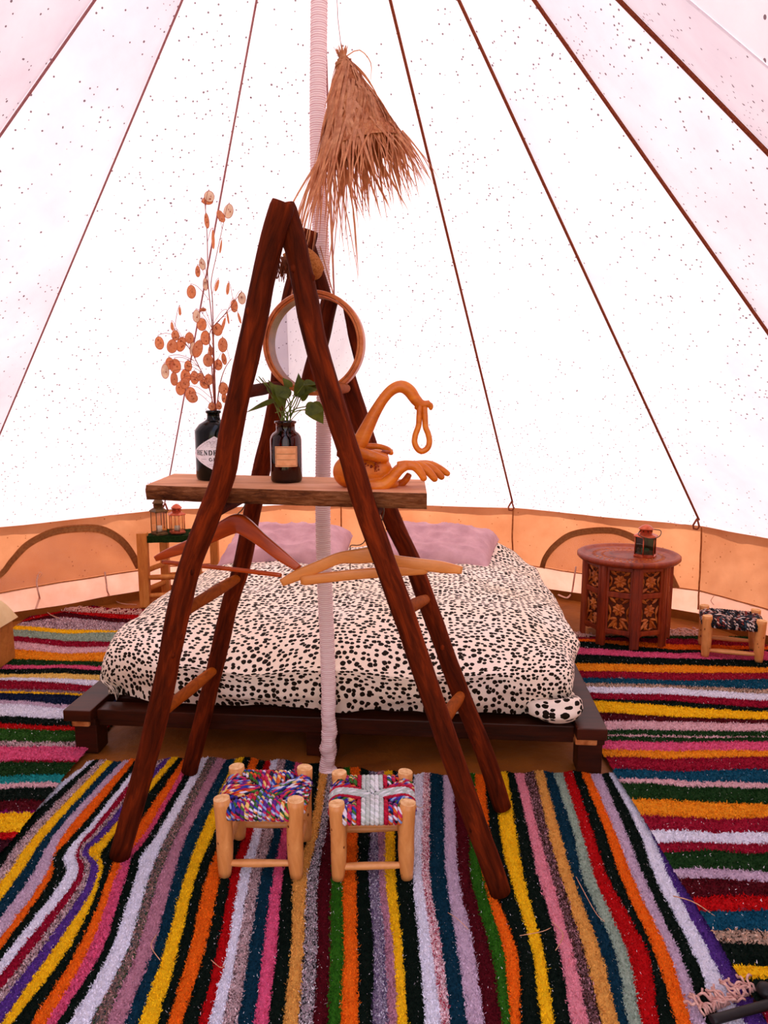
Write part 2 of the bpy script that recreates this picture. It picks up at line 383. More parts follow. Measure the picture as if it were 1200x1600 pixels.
gr = m_.build('ground', M['earth']); gr['kind'] = 'structure'; gr['label'] = 'dry ground outside around the tent'

ceiling = struct('ceiling', (CX, CY, Z_E), 'speckled white canvas cone roof glowing with daylight')
for i in range(len(AZ) - 1):
    a0, a1 = AZ[i], AZ[i + 1]
    P = []
    for j in range(25):
        z = Z_E - .012 + (Z_A - Z_E + .0) * j / 24; row = []
        for k in range(9):
            a = a0 + (a1 - a0) * k / 8; r = max(.02, rcone(z) * chord(min(max(a, a0 + .01), a1 - .01)))
            sag = .035 * sin(pi * min(1, j / 24)) * sin(pi * k / 8); r2 = r - sag * .6
            row.append(polar(r2, a, z))
        P.append(row)
    q = MB(); q.grid(P); q.build('canvas_panel', M['roof'], ceiling)
for a_ in (AZ[0], AZ[-1]):      # canvas sides of the porch, running out past the open doorway
    sg_ = 1 if a_ > 0 else -1; q = MB()
    q.grid([[polar(rcone(z), a_ * .9995, z) + Vector((sg_ * .08, -1.0, 0)) * (1.7 * k / 8) for k in range(9)] for z in [1.15 + (3.0 - 1.15) * j / 16 for j in range(17)]])
    q.build('porch_panel', M['roof'], ceiling)
for a in AZ[1:-1]:
    right = a > 0
    pts = [polar(rcone(z) - .012, a, z) for z in [Z_E + .05 + (Z_A - Z_E - .08) * t / 30 for t in range(31)]]
    q = MB(); q.tube(pts, .0068 if right else .0045, 6); q.build('seam_rope', M['seamrope'] if right else M['seamthin'], ceiling)
    q = MB(); e = polar(rcone(Z_E + .06) - .025, a, Z_E + .06)
    q.tube([e, e + Vector((-.022, 0, -.04)), e + Vector((-.018, 0, -.062)), e + Vector((.004, 0, -.066)), e + Vector((.016, 0, -.05)), e], .006, 6)
    q.build('rope_loop', M['seamrope'], ceiling)
# eave band
def wallpt(a, z, off=0.0):
    t = (Z_E - z) / Z_E; r = (R_E + (R_F - R_E) * t) * chord(a)
    r += .03 * mn.noise(Vector((a * .07, z * 3.2 + a * .05, 1))) + .014 * mn.noise(Vector((a * .22, z * 7 + a * .2, 5))) + .005 * mn.noise(Vector((a * .6, z * 16 - a * .5, 9)))
    return polar(r - .02 - off, a, z)
def wallmesh(a0, a1, z0, z1, off=0.0, nz=16):
    n = max(3, int((a1 - a0) * 1.6)); return [[wallpt(a0 + (a1 - a0) * k / n, z0 + (z1 - z0) * j / nz, off) for k in range(n + 1)] for j in range(nz + 1)]
WALLS = {}
for nm, a0, a1, lab in (('wall_left', -156.4, -53.6, 'tan canvas side wall on the left with an arched vent'), ('wall_back', -53.6, 49.2, 'tan canvas wall behind the bed'), ('wall_right', 49.2, 152.1, 'tan canvas side wall on the right behind the carved table')):
    wo = struct(nm, polar(R_E, (a0 + a1) / 2, 0), lab); WALLS[nm] = wo
    q = MB(); q.grid(wallmesh(a0, a1, .19, Z_E + .005)); q.build('canvas_panel', M['wall'], wo)
    q = MB(); q.grid(wallmesh(a0, a1, -.02, .195, .004, 8)); q.build('skirt_band', M['skirt'], wo)
    n = int((a1 - a0)); q = MB()
    q.tube([wallpt(a0 + (a1 - a0) * k / n, .193, .008) for k in range(n + 1)], .006, 6, flat=.5); q.build('hem_seam', M['hem'], wo)
    q = MB(); q.grid([[polar((R_F - .075 + .01 * (j == 0)) * chord(a0 + (a1 - a0) * k / n), a0 + (a1 - a0) * k / n, -.006 + .062 * j + .01 * j * mn.noise(Vector((k * .13, 0, 0)))) for k in range(n + 1)] for j in range(2)])
    q.build('groundsheet_lip', M['sheet'], wo)
for a in AZ:
    nm = 'wall_left' if a < -53.5 else ('wall_back' if a < 49 else 'wall_right')
    q = MB(); q.tube([wallpt(a + .01, z, .012) for z in [.07 + (Z_E - .07) * t / 12 for t in range(13)]], .0055, 6, flat=.5); q.build('wall_seam', M['hem'], WALLS[nm])

def arch(name, pix, bottom, parent_wall, label):
    ob = struct(name, polar(R_E, on_wall(*pix[len(pix) // 2])[0], .2), label)
    ws = [on_wall(*p) for p in pix]; ws = [Vector((a, z, 0)) for a, z in ws]; ws = interp(ws, 46)
    cen = sum((Vector(p) for p in ws), Vector()) / len(ws)
    for o0, o1, mt_, dd in ((0, .10, 'zip', .010), (.0, .02, 'hem', .013), (.085, .105, 'hem', .013), (.045, .055, 'hem', .013)):
        q = MB(); q.grid([[wallpt(p.x + (cen.x - p.x) * f_ * .75, p.y + (.10 - p.y) * f_, dd) for p in ws] for f_ in (o0, o1)])
        q.build('zip_tape', M[mt_], ob)
    # screen panel inside the arch
    P = []
    for p in ws: P.append([wallpt(p.x, p.y + (.2 - p.y) * j / 10, .005) for j in range(11)])
    q = MB(); q.grid(P); q.build('vent_flap', M['screen'], ob)
    return ob
w1 = arch('window_1', [(-70, 930), (-35, 915), (0, 893), (15, 872), (38, 846), (75, 826), (115, 819), (155, 820), (185, 834), (205, 855), (222, 885)], 0, None, 'arched zipped vent in the left canvas wall behind the rug')
w2 = arch('window_2', [(843, 886), (850, 868), (866, 848), (890, 831), (925, 824), (965, 824), (1000, 838), (1030, 865), (1050, 893), (1062, 918)], 0, None, 'arched zipped vent behind the carved round-topped table')
def tape(pts, parent, r=.006):
    q = MB(); q.tube(interp(pts, 24), r, 6, flat=.3); q.build('tie_tape', M['tape'], parent)
def wp(px, py, off=.03): a, z = on_wall(px, py); return wallpt(a, z, off)
tape([wp(58, 897), wp(56, 910), wp(60, 930), at(66, 948, .02), at(78, 960, .02), at(92, 966, .02)], w1)
tape([wp(60, 903), wp(64, 896), wp(60, 893), wp(57, 900)], w1, .004)
tape([wp(163, 893), wp(166, 912), wp(168, 925), at(175, 935, .01), at(190, 943, .01), at(214, 945, .01)], w1)
tape([wp(902, 884), wp(898, 905), wp(893, 925), at(886, 934, .03), at(872, 929, .03)], w2)
tape([wp(1118, 930), wp(1112, 938), wp(1116, 945)], w2, .003)

# ------------------------------------------------------------------ centre pole
pole = thing('tent_pole', (CX, CY, 0), 'central tent pole wrapped in a ribbed pale pink cloth sleeve', 'pole')
prof = []; z = .0
while z < 3.5:
    prof.append((.0285 + (.0026 if len(prof) % 2 else 0), z)); z += .0055
q = MB(); vs = []; uv = []; seg = 20
for i, (r, z) in enumerate(prof):
    wr = sstep(.45, .05, z) * .011; ox = .006 * sin(z * 5) 
    for k in range(seg):
        g = 2 * pi * k / seg; rr = r - .003 + wr * (mn.noise(Vector((cos(g) * 1.5, sin(g) * 1.5, z * 26))) + .1)
        vs.append((CX + ox + rr * cos(g), CY + rr * sin(g), z)); uv.append((g * .03, z))
q.add(vs, [(i * seg + k, i * seg + (k + 1) % seg, (i + 1) * seg + (k + 1) % seg, (i + 1) * seg + k) for i in range(len(prof) - 1) for k in range(seg)], uv)
q.build('ribbed_sleeve', M['ribs'], pole)
q = MB(); q.tube([(CX, CY, .0), (CX, CY, 3.5)], .012, 12); q.build('pole_core', M['wire'], pole)
q = MB(); q.lathe([(.0, .012), (.032, .012), (.036, .006), (.036, 0), (0, 0)], (CX, CY, 0), 20); q.build('pole_foot', M['sleeve'], pole)

# ------------------------------------------------------------------ rag rugs
PAL = dict(K='#06150c', k='#0e2412', Y='#f2c014', T='#073244', L='#c8aec0', O='#e86a10', W='#e4e2ec', C='#96082a', U='#5a3488', P='#dc5880', R='#b8060c',
           N='#dca04c', B='#520612', G='#2c6410', V='#7a6888', A='#bc8494', S='#9cac98', I='#e08c98', Q='#dcb0b4', D='#183a14', E='#e8941c', F='#98102c', H='#0c4c64', J='#1c8a88', X='#8c1060', Z='#101c3c', y='#e8c468', g='#8c6c74', m='#3c0818', n='#2a5418')
MOT = {'1': ('C8A0A0', '503838', 'E0C8C8'), '2': ('2C4C2C', '8C6058', '284048', 'C89890'), '3': ('0C100C', 'E8E0E0', '0C100C', 'C0A0A8'), '4': ('F0D8DC', 'A83048', 'F0D0D0'), '5': ('2A1408', 'C89098', '100C08', '583020'),
       '6': ('B88C90', 'F0D8DC', '503040'), '7': ('8C7C6C', 'D0A080', '302018', 'E8C8B0'), '8': ('E0B8C4', 'C890A8', 'F0D8E0'), '9': ('685070', 'C8C0CC', '504060')}
CN = dict(K='black', k='black', Y='yellow', T='dark teal', L='lilac', O='orange', W='white', C='crimson', U='purple', P='pink', R='red', N='ochre', B='maroon', G='green', V='grey violet', A='mauve', S='sage', I='rose', Q='pale pink', D='dark green', E='amber', F='deep red', H='blue', J='turquoise', X='magenta', Z='navy', y='pale yellow', g='grey mauve', m='dark maroon', n='green',
          **{str(i): 'mottled' for i in range(1, 10)})
def build_stripe(A, B, code, parent, zf, dens, tw, th, name='woven_stripe'):
    """A, B: world polylines (n x 2) of equal length; a base strip plus short rag tufts"""
    A = np.array(A); B = np.array(B); n = len(A)
    wd = np.linalg.norm(B - A, axis=1); wid = float(wd.mean())
    if wid < .002: return
    nw = max(2, int(wid / .012) + 1)
    if code in MOT: cols = np.array([lin(c) for c in MOT[code]])
    else: cols = np.array([lin(PAL[code])])
    base = cols.mean(axis=0) * .75
    V = []; Ccol = []
    for i in range(n):
        for j in range(nw):
            p = A[i] + (B[i] - A[i]) * j / (nw - 1); V.append((p[0], p[1], zf(p[0], p[1]) + .002 * sin(pi * j / (nw - 1)))); Ccol.append(tuple(base * (.9 + .2 * random.random())))
    q = MB(); q.add(V, [(i * nw + j, i * nw + j + 1, (i + 1) * nw + j + 1, (i + 1) * nw + j) for i in range(n - 1) for j in range(nw - 1)], None, 0, Ccol)
    seglen = np.linalg.norm((A[1:] + B[1:] - A[:-1] - B[:-1]) / 2, axis=1); ar = seglen * (wd[1:] + wd[:-1]) / 2; tot = float(ar.sum())
    nt_ = int(tot * dens)
    idx = RNG.choice(n - 1, nt_, p=ar / ar.sum()); f = RNG.random(nt_)
    t = RNG.random(nt_) * 1.04 - .02
    a = A[idx] + (A[idx + 1] - A[idx]) * f[:, None]; bb = B[idx] + (B[idx + 1] - B[idx]) * f[:, None]
    p = a + (bb - a) * t[:, None] + RNG.normal(0, tw * .25, (nt_, 2))
    ang = RNG.random(nt_) * 2 * pi; ww = tw * (.6 + .7 * RNG.random(nt_)); hh = th * (.5 + .8 * RNG.random(nt_))
    dx = np.cos(ang) * ww / 2; dy = np.sin(ang) * ww / 2
    lx = RNG.normal(0, th * .6, nt_); ly = RNG.normal(0, th * .6, nt_)
    zz = np.array([zf(x, y) for x, y in p]) if callable(zf) else zf
    ci = RNG.integers(0, len(cols), nt_); c = cols[ci] * (.72 + .5 * RNG.random(nt_))[:, None]
    if code in 'KkTBDFRCGUHmHGn':     # pale warp threads showing through
        fl_ = RNG.random(nt_) < .022; c[fl_] = (.95, .85, .85); ww[fl_] *= .55; hh[fl_] *= .8; dx[fl_] *= .55; dy[fl_] *= .55
    c = np.clip(c, 0, 1)
    tri = np.empty((nt_, 3, 3)); tri[:, 0] = np.stack([p[:, 0] - dx, p[:, 1] - dy, zz], 1); tri[:, 1] = np.stack([p[:, 0] + dx, p[:, 1] + dy, zz], 1)
    tri[:, 2] = np.stack([p[:, 0] + lx, p[:, 1] + ly, zz + hh], 1)
    o = len(q.v); q.v += [tuple(r) for r in tri.reshape(-1, 3).tolist()]; q.uv += [(0, 0)] * (3 * nt_); q.c += [tuple(r) for r in np.repeat(c, 3, axis=0).tolist()]
    q.f += [(o + 3 * i, o + 3 * i + 1, o + 3 * i + 2) for i in range(nt_)]; q.mi += [0] * nt_; q.sm += [False] * nt_
    ob = q.build(name, M['rag'], parent); ob['label'] = CN[code] + ' stripe of rag pile'
    return ob

# front rug: boundaries read on six lines; codes of the stripes between them
FC = 'WK1YTLOKWC1UYKOPKW2ATYKOKRW1TPKN3BGOK9AYKW4TLBGOKYKI5NTSRKOLKWU'
FT = [140, 147, 157, 167, 177, 190, 203, 214, 223, 232, 242, 250, 257, 268, 279, 287, 294, 301, 313, 327, 339, 353, 368, 382, 393, 405, 415, 424, 435, 447, 461, 474, 502, 514, 524, 537, 548, 563, 577, 590, 600, 614, 646, 662, 672, 692, 708, 727, 742, 757, 777, 792, 804, 819, 835, 849, 864, 879, 894, 907, 922, 939, 951, 967, 975]
F1 = [5, 24, 45, 61, 78, 90, 104, 122, 134, 143, 151, 158, 171, 184, 209, 229, 238, 250, 266, 281, 296, 315, 335, 350, 362, 382, 396, 410, 428, 441, 457, 484, 498, 510, 528, 541, 559, 578, 591, 602, 617, 645, 660, 672, 694, 712, 733, 748, 765, 781, 806, 825, 841, 856, 874, 894, 908, 925, 944, 960, 977, 997, 1015, 1034]
F0 = FT
F2 = [-50, -35, -12, 6, 27, 47, 69, 80, 99, 119, 130, 140, 154, 160, 171, 182, 197, 212, 234, 250, 271, 288, 306, 322, 344, 361, 374, 390, 407, 426, 442, 459, 480, 497, 517, 536, 557, 576, 592, 602, 619, 645, 660, 672, 697, 717, 736, 755, 768, 797, 819, 841, 862, 877, 896, 911, 930, 951, 970, 989, 1007, 1024, 1047, 1070]
F3 = [-155, -140, -110, -88, -62, -40, -15, 1, 14, 33, 51, 65, 83, 107, 120, 139, 160, 173, 200, 216, 240, 257, 279, 296, 320, 340, 355, 370, 390, 411, 432, 455, 474, 496, 516, 537, 559, 584, 602, 615, 629, 655, 675, 691, 715, 741, 766, 786, 807, 831, 849, 874, 895, 912, 937, 959, 979, 1010, 1021, 1043, 1060, 1081, 1106, 1130]
F4 = [-290, -270, -235, -210, -180, -155, -125, -100, -84, -62, -40, -22, 4, 22, 50, 74, 91, 110, 142, 166, 195, 217, 246, 262, 285, 311, 326, 349, 371, 397, 419, 442, 466, 489, 511, 532, 561, 582, 606, 620, 637, 664, 689, 704, 730, 757, 784, 797, 814, 845, 867, 892, 920, 940, 967, 981, 1001, 1030, 1055, 1080, 1102, 1125, 1162, 1197]
# FT carries one value more on the left block than the others; align all on the stripe codes
FT[10:12] = [247]
nb = min(len(FT), len(F1), len(F2), len(F3), len(F4)); FC = FC[:nb - 1]
assert len(F1) == len(F2) == len(F3) == len(F4), (len(FT), len(F1), len(F2), len(F3), len(F4))
print('RUG', len(FT), len(F1), len(F2), len(F3), len(F4), len(FC))
KX = {7: (80, 84), 8: (99, 100), 9: (119, 119), 10: (130, 124), 11: (140, 130), 12: (154, 139), 13: (160, 158), 14: (171, 178), 15: (182, 195), 16: (197, 207), 17: (212, 221)}
def ytop(x): return 1184 + (x - 147) * .040 + 6 * sin(x * .012) + 2.5 * sin(x * .11)
def front_bound(i):
    e = .02 * mn.noise(Vector((i * 3.1, 0, 0)))
    rows = [(FT[i], ytop(FT[i])), (F1[i], 1300)]
    if i in KX: rows.append((KX[i][1], 1340))
    rows += [(F2[i], 1375), (F3[i], 1487), (F4[i], 1600)]
    w_ = [at(x, y) for x, y in rows]
    l = w_[-1]; d = (w_[-1] - w_[-2]); d.y = d.y; s = d.x / d.y * .4
    w_ += [Vector((l.x + s * (yy - l.y), yy, 0)) for yy in (1.3, 1.05)]
    # resample on common world y fractions
    ys = [p.y for p in w_]; xs = [p.x for p in w_]; y0 = ys[0]; n = 64; out = []
    fine = interp(w_, 200); fy = np.array([p.y for p in fine][::-1]); fx = np.array([p.x for p in fine][::-1])
    for k in range(n):
        y = y0 + (1.05 - y0) * k / (n - 1); x = float(np.interp(y, fy, fx))
        out.append((x + .0025 * mn.noise(Vector((i * 7.7, y * 22, 0))) + .001 * random.uniform(-1, 1), y))
    return out
FOLD = at(150, 1358)
def zfront(x, y):
    h = .004 + .003 * mn.noise(Vector((x * 4, y * 2.5, 0)))
    d = (x - FOLD.x) * .8 + (y - FOLD.y) * .6; e = -(x - FOLD.x) * .6 + (y - FOLD.y) * .8
    h += .022 * math.exp(-(d / .035) ** 2 - (e / .16) ** 2)
    d = (x + .05 * sin(y * 3) - at(240, 1370).x) ; h += .008 * math.exp(-(d / .05) ** 2) * sstep(1.3, 1.9, y) * sstep(2.5, 2.1, y)
    return max(h, .002)
fr = thing('rag_rug', (-.1, 1.9, 0), 'striped rag rug whose many coloured stripes run towards the viewer under the two stools', 'rug')
FB = [front_bound(i) for i in range(nb)]
for i in range(nb - 1): build_stripe(FB[i], FB[i + 1], FC[i], fr, zfront, 130000, .0052, .0050)

def cross_rug(root, cols, codes, rows, xl, xr, zf, dens, yclip):
    """cols: three picture columns, rows: boundary heights on them (far to near); stripes run left-right"""
    W = []
    for r in rows:
        pts = [at(cols[k], r[k]) for k in range(len(cols)) if r[k] is not None]
        pts.sort(key=lambda p: p.x); px_ = np.array([p.x for p in pts]); py_ = np.array([p.y for p in pts])
        W.append((px_, py_))
    n = 56; L = []
    XL, XR = xl, xr
    for bi, (px_, py_) in enumerate(W):
        l = []; hw_ = max(.2, 2.80 ** 2 - (py_[0] - CY) ** 2) ** .5; xl = max(XL, CX - hw_); xr = min(XR, CX + hw_)
        for k in range(n):
            x0 = xl + (xr - xl) * k / (n - 1)
            if x0 <= px_[0]: y = py_[0] + (x0 - px_[0]) * ((py_[1] - py_[0]) / (px_[1] - px_[0]) * .4 if len(px_) > 1 else 0)
            elif x0 >= px_[-1]: y = py_[-1] + (x0 - px_[-1]) * ((py_[-1] - py_[-2]) / (px_[-1] - px_[-2]) * .2 if len(px_) > 1 else 0)
            else: y = float(np.interp(x0, px_, py_))
            y += .006 * mn.noise(Vector((x0 * 9, bi * .7, 3))) + .012 * mn.noise(Vector((x0 * 2.5, bi * .35, 8)))
            e = .006 * mn.noise(Vector((y * 11, 0, 3))) if k in (0, n - 1) else 0
            l.append((x0 + e, y))
        L.append(l)
    for i in range(len(L) - 1):
        A = L[i]; B = L[i + 1]
        B = [(b[0], min(b[1], a[1] - .002)) for a, b in zip(A, B)]
        build_stripe(A, B, codes[i], root, zf, dens, .0075, .0065)
        L[i + 1] = B
    return L

sc4 = lambda Y: 960 + Y / 3.53
R4 = [(130, 130, 130), (138, 145, 150), (150, 172, 185), (165, 203, 205), (200, 225, 212), (235, 254, 265), (280, 290, 305), (322, 330, 335), (360, 373, 370), (388, 400, 425), (408, 418, 450), (440, 455, 485), (475, 490, 525), (488, 518, 545),
      (553, 576, 588), (600, 600, 616), (645, 650, 658), (673, 681, 685), (682, 688, 692), (708, 716, 716), (756, 766, 766), (803, 812, 797), (880, 886, 862), (935, 936, 940), (955, 968, 975), ]
rowsR = [tuple(sc4(v) for v in r) for r in R4]
codesR = 'DFOKPKEFH7WCKYBQDQDPEFHQD'
s3 = lambda Y: 1150 + Y / 3
R3 = [(320, 326, 333), (398, 406, 398), (462, 474, 461), (532, 531, 521), (577, 575, 566), (660, 658, 652), (696, 695, 696), (792, 786, 776), (862, 856, 848), (942, 940, 948), (985, 985, 1010), (1095, 1090, 1110), (1190, 1190, 1175), (1290, 1290, 1280), (1400, 1400, 1390), (1520, 1520, 1510), (1640, 1640, 1640)]
rowsR += [tuple(s3(v) for v in (245, 250, 262))]
rowsR = rowsR[:-1]
rowsR2 = [tuple(s3(v) for v in r) for r in R3]
# the last rows sit on columns 1017 / 1100 / 1183: keep as is (the shift is small)
rowsR_all = rowsR + rowsR2
codesR = 'DFOKPKEFH7WCKYBQDQDPEFHQ' + 'DEFWFDLBRH7KYKFEO'
def zright(x, y):
    return .005 + .012 * sstep(1.15, .95, x) * sstep(2.75, 2.6, y) + .004 * mn.noise(Vector((x * 3, y * 5, 2))) + .003
rr = thing('rag_rug', (1.5, 2.7, 0), 'striped rag rug along the right side under the carved table, stripes running across', 'rug')
print('R', len(rowsR_all), len(codesR))
LR = cross_rug(rr, [931, 1050, 1186], codesR, rowsR_all[:len(codesR) + 1], .855, 2.28, zright, 55000, None)

cl = lambda Y: 780 + Y / 4
RL = [(760, 650, 690), (768, 655, 691), (772, 680, 722), (776, 715, 757), (780, 745, 780), (786, 795, 815), (800, 825, 832), (825, 850, 845), (870, 895, 903), (905, 935, 935), (950, 975, 965), (1012, 1020, 1025), (1048, 1045, 1060), (1072, 1065, 1085), (1105, 1100, 1115), (1130, 1135, 1152), (1150, 1165, 1190), (1200, 1205, 1225), (1214, 1222, 1240), (1224, 1233, 1255)]
rowsL = [tuple(cl(v) for v in r) for r in RL]
c5 = lambda Y: 920 + Y / 3.75
for r in [(668, 690, 700), (690, 710, 722), (757, 768, 775), (806, 816, 822), (836, 843, 850), (905, 920, 925), (940, 955, 960), (1028, 1040, 1045), (1036, 1050, 1056), (1120, 1125, 1128)]: rowsL.append(tuple(c5(v) for v in r))
cA = lambda Y: 1170 + Y / 4
for r in [(245, 252, 255), (275, 280, 284), (358, 375, 380), (430, 440, 448), (440, 452, 460), (560, 570, 580), (610, 620, 630), (700, 710, 720), (800, 810, 820), (920, 930, 940)]: rowsL.append(tuple(cA(v) for v in r))
codesL = 'mCRB66YSCQ' + 'EDPKyWFgYZLWKRn1PFDJQKBXYRmKETF'
def zleft(x, y):
    return .008 + .012 * sstep(-1.5, -1.25, x) * sstep(2.9, 2.75, y) + .004 * mn.noise(Vector((x * 3, y * 5, 9)))
rl = thing('rag_rug', (-1.7, 3.2, 0), 'striped rag rug along the left side between the two beds, stripes running across', 'rug')
print('L', len(rowsL), len(codesL))
codesL = codesL[:len(rowsL) - 1]
LL = cross_rug(rl, [37, 100, 175], codesL, rowsL[:len(codesL) + 1], -2.25, -1.17, zleft, 55000, None)

def fringe(p0, p1, n, parent, ln=.09, curl=.03, r=.0032, seed=1):
    rnd = random.Random(seed); q = MB(); p0 = Vector(p0); p1 = Vector(p1); ax = (p1 - p0); nn = Vector((-ax.y, ax.x, 0)).normalized()
    if nn.y < 0 and abs(nn.y) > .3: nn = -nn
    for i in range(n):
        b = p0 + ax * (i + rnd.random() * .6) / n; ang = rnd.uniform(-.8, .8); pts = [b]
        for k in range(6):
            ang += rnd.uniform(-.7, .7); d = Matrix.Rotation(ang, 3, 'Z') @ nn
            pts.append(pts[-1] + d * ln / 6); pts[-1].z = p0.z + .004 + rnd.random() * .012
        q.tube(interp(pts, 14), r, 4)
    o = q.build('fringe', M['fringe'], parent); o['kind'] = 'stuff'; o['label'] = 'tangled pale pink warp fringe'
fringe(at(885, 994, .01), at(922, 997, .01), 26, rr, .08, seed=3)
fringe(at(1035, 994, .01), at(1100, 994, .01), 34, rr, .13, seed=4)
fringe(at(96, 955, .012), at(235, 962, .012), 70, rl, .10, seed=5)
fringe(at(1100, 1588, .02), at(1185, 1548, .02), 26, rr, .055, seed=6)

# ------------------------------------------------------------------ log A-frame rack
def P3(l): return [ay(x, y, Y) for x, y, Y in l]
def depths(cs, Y0, Y1):
    """foot depth Y0 (last point), apex depth Y1 (first point)"""
    ya, yb = cs[0][1], cs[-1][1]; return [ay(x, y, Y1 + (Y0 - Y1) * ((y - ya) / (yb - ya))) for x, y in cs]
rack = thing('log_rack', (-.25, 2.2, 0), 'dark stained log A-frame rack standing over the rug in front of the bed', 'rack')
FLc = [(443, 317), (424, 380), (409, 447), (396, 513), (377, 600), (360, 680), (348, 747), (321, 820), (298, 880), (281, 945), (268, 1010), (256, 1072), (229, 1187), (187, 1336)]
FRc = [(444, 322), (461, 380), (475, 447), (488, 513), (511, 600), (543, 700), (570, 790), (598, 870), (631, 960), (665, 1060), (708, 1185), (745, 1290), (782, 1392)]
RLc = [(483, 360), (474, 395), (466, 425), (455, 465), (443, 540), (432, 632), (414, 713), (396, 790), (379, 880), (360, 940), (343, 1015), (322, 1101), (296, 1204)]
RRc = [(478, 385), (486, 410), (500, 450), (515, 500), (533, 560), (553, 625), (570, 680), (608, 799), (643, 876), (665, 933), (704, 1043), (748, 1153), (762, 1190), (785, 1262)]
POSTS = {}
for nm, cs, Y0, Y1, rad in (('FR', FRc, at(782, 1400).y, 1.985, .031), ('FL', FLc, at(187, 1342).y, 1.945, .032), ('RR', RRc, at(785, 1268).y, 2.53, .031), ('RL', RLc, at(296, 1210).y, 2.47, .031)):
    pts = depths(cs, Y0, Y1); pts = interp(pts, 60); POSTS[nm] = pts
    pts[-1].z = min(pts[-1].z, .012)
    q = MB(); n = len(pts); rads = [rad * (.99 + .05 * mn.noise(Vector((i * .35, Y0 * 9, 0)))) for i in range(n)]
    rads[0] *= .93; q.tube(pts, rads, 18, mi=0, capmi=1, wob=.07)
    # small knots
    for kk in range(5):
        i = random.randint(4, n - 5); g = random.uniform(-1.2, 1.2); d = Vector((sin(g), -cos(g), 0))
        q.ball(pts[i] + d * rads[i] * .93, .009, 1, .5, 1.4, 0, sub=1)
    q.build('post', [M['log'], M['logend']], rack)
def on_post(nm, py):
    best = None
    for p in POSTS[nm]:
        Yc = p.y * cos(TH) - (p.z - H) * sin(TH); y = 800 - F * (p.y * sin(TH) + (p.z - H) * cos(TH)) / Yc
        if best is None or abs(y - py) < best[0]: best = (abs(y - py), p)
    return best[1].copy()
def rung(a, b, r=.016, mat='rung', bow=.0):
    mid = (a + b) / 2 + Vector((0, 0, -bow)); pts = interp([a, a.lerp(mid, .5), mid, mid.lerp(b, .5), b], 20)
    q = MB(); q.tube(pts, [r * (.85 + .25 * sin(pi * i / 19)) for i in range(20)], 12, wob=.1); q.build('rung', M[mat], rack)
for nm, prs in (('L', [(965, 898), (1112, 1050)]), ('R', [(958, 928), (1140, 1080)])):
    for a, b_ in prs: rung(on_post('F' + nm, a), on_post('R' + nm, b_), .018, 'rung', .0)
rung(on_post('FL', 613), on_post('RL', 594), .017, 'log')
rung(on_post('FR', 601), ay(541, 607, 2.36), .016, 'rung')
# rungs that carry the plank
SUP = {}
for nm, py in (('L', 805), ('R', 803)):
    a = on_post('F' + nm, py + 6); b_ = on_post('R' + nm, py - 22); zz = 1.14 - .044 - .02
    a.z = zz; b_.z = zz; rung(a, b_, .019, 'log'); SUP[nm] = (a, b_)
ra = POSTS['FL'][2].lerp(POSTS['FR'][2], .5); rb = POSTS['RL'][3].lerp(POSTS['RR'][2], .5)
rung(Vector((ra.x + .01, ra.y + .02, ra.z - .06)), Vector((rb.x, rb.y, ra.z - .03)), .02, 'log')

# ------------------------------------------------------------------ plank
ZP = 1.14
def plank():
    fl_, fr_, br, bl = at(228, 758, ZP), at(667, 771, ZP), at(663, 749.5, ZP), at(272, 740, ZP)
    n = 70; m = 10; th = .043; top = []; bot = []
    fe = []; be = []
    for i in range(n + 1):
        t = i / n; f_ = fl_.lerp(fr_, t); b_ = bl.lerp(br, t)
        f_ = f_ + Vector((0, -.012 * sstep(0, .3, t) * sstep(1, .6, t) + .004 * mn.noise(Vector((t * 14, 0, 0))), 0))
        fe.append(f_); be.append(b_ + Vector((0, .006 * mn.noise(Vector((t * 9, 4, 0))), 0)))
    q = MB(); G = [[fe[i].lerp(be[i], j / m) + Vector((0, 0, .0006 * mn.noise(Vector((i * .5, j * .9, 0))))) for i in range(n + 1)] for j in range(m + 1)]
    q.grid(G, mi=0)
    G2 = [[p - Vector((0, 0, th)) for p in r] for r in G]; q.grid([r[::-1] for r in G2], mi=1)
    def side(edge, out, mi):
        rows = []
        for k in range(9):
            t = k / 8; row = []
            for i, p in enumerate(edge):
                d = .008 * sin(pi * t) + .007 * mn.noise(Vector((i * .35, t * 5, out.y * 3))) * sin(pi * min(1, t * 1.0))
                row.append(p - Vector((0, 0, th * t)) + out * (d - .004 * t if mi == 1 else 0))
            rows.append(row)
        q.grid(rows, mi=mi)
    side(fe, Vector((0, -1, 0)), 1); side(be[::-1], Vector((0, 1, 0)), 1)
    side([g[-1] for g in G], Vector((1, 0, 0)), 2); side([g[0] for g in G][::-1], Vector((-1, 0, 0)), 2)
    return q.build('shelf_plank', [M['plank_top'], M['plank_edge'], M['plank_edge']], None, (-.28, 2.2, ZP - th))
pk = plank(); tag(pk, 'rough-sawn live-edge wooden plank laid across the log rack as a shelf', 'shelf')

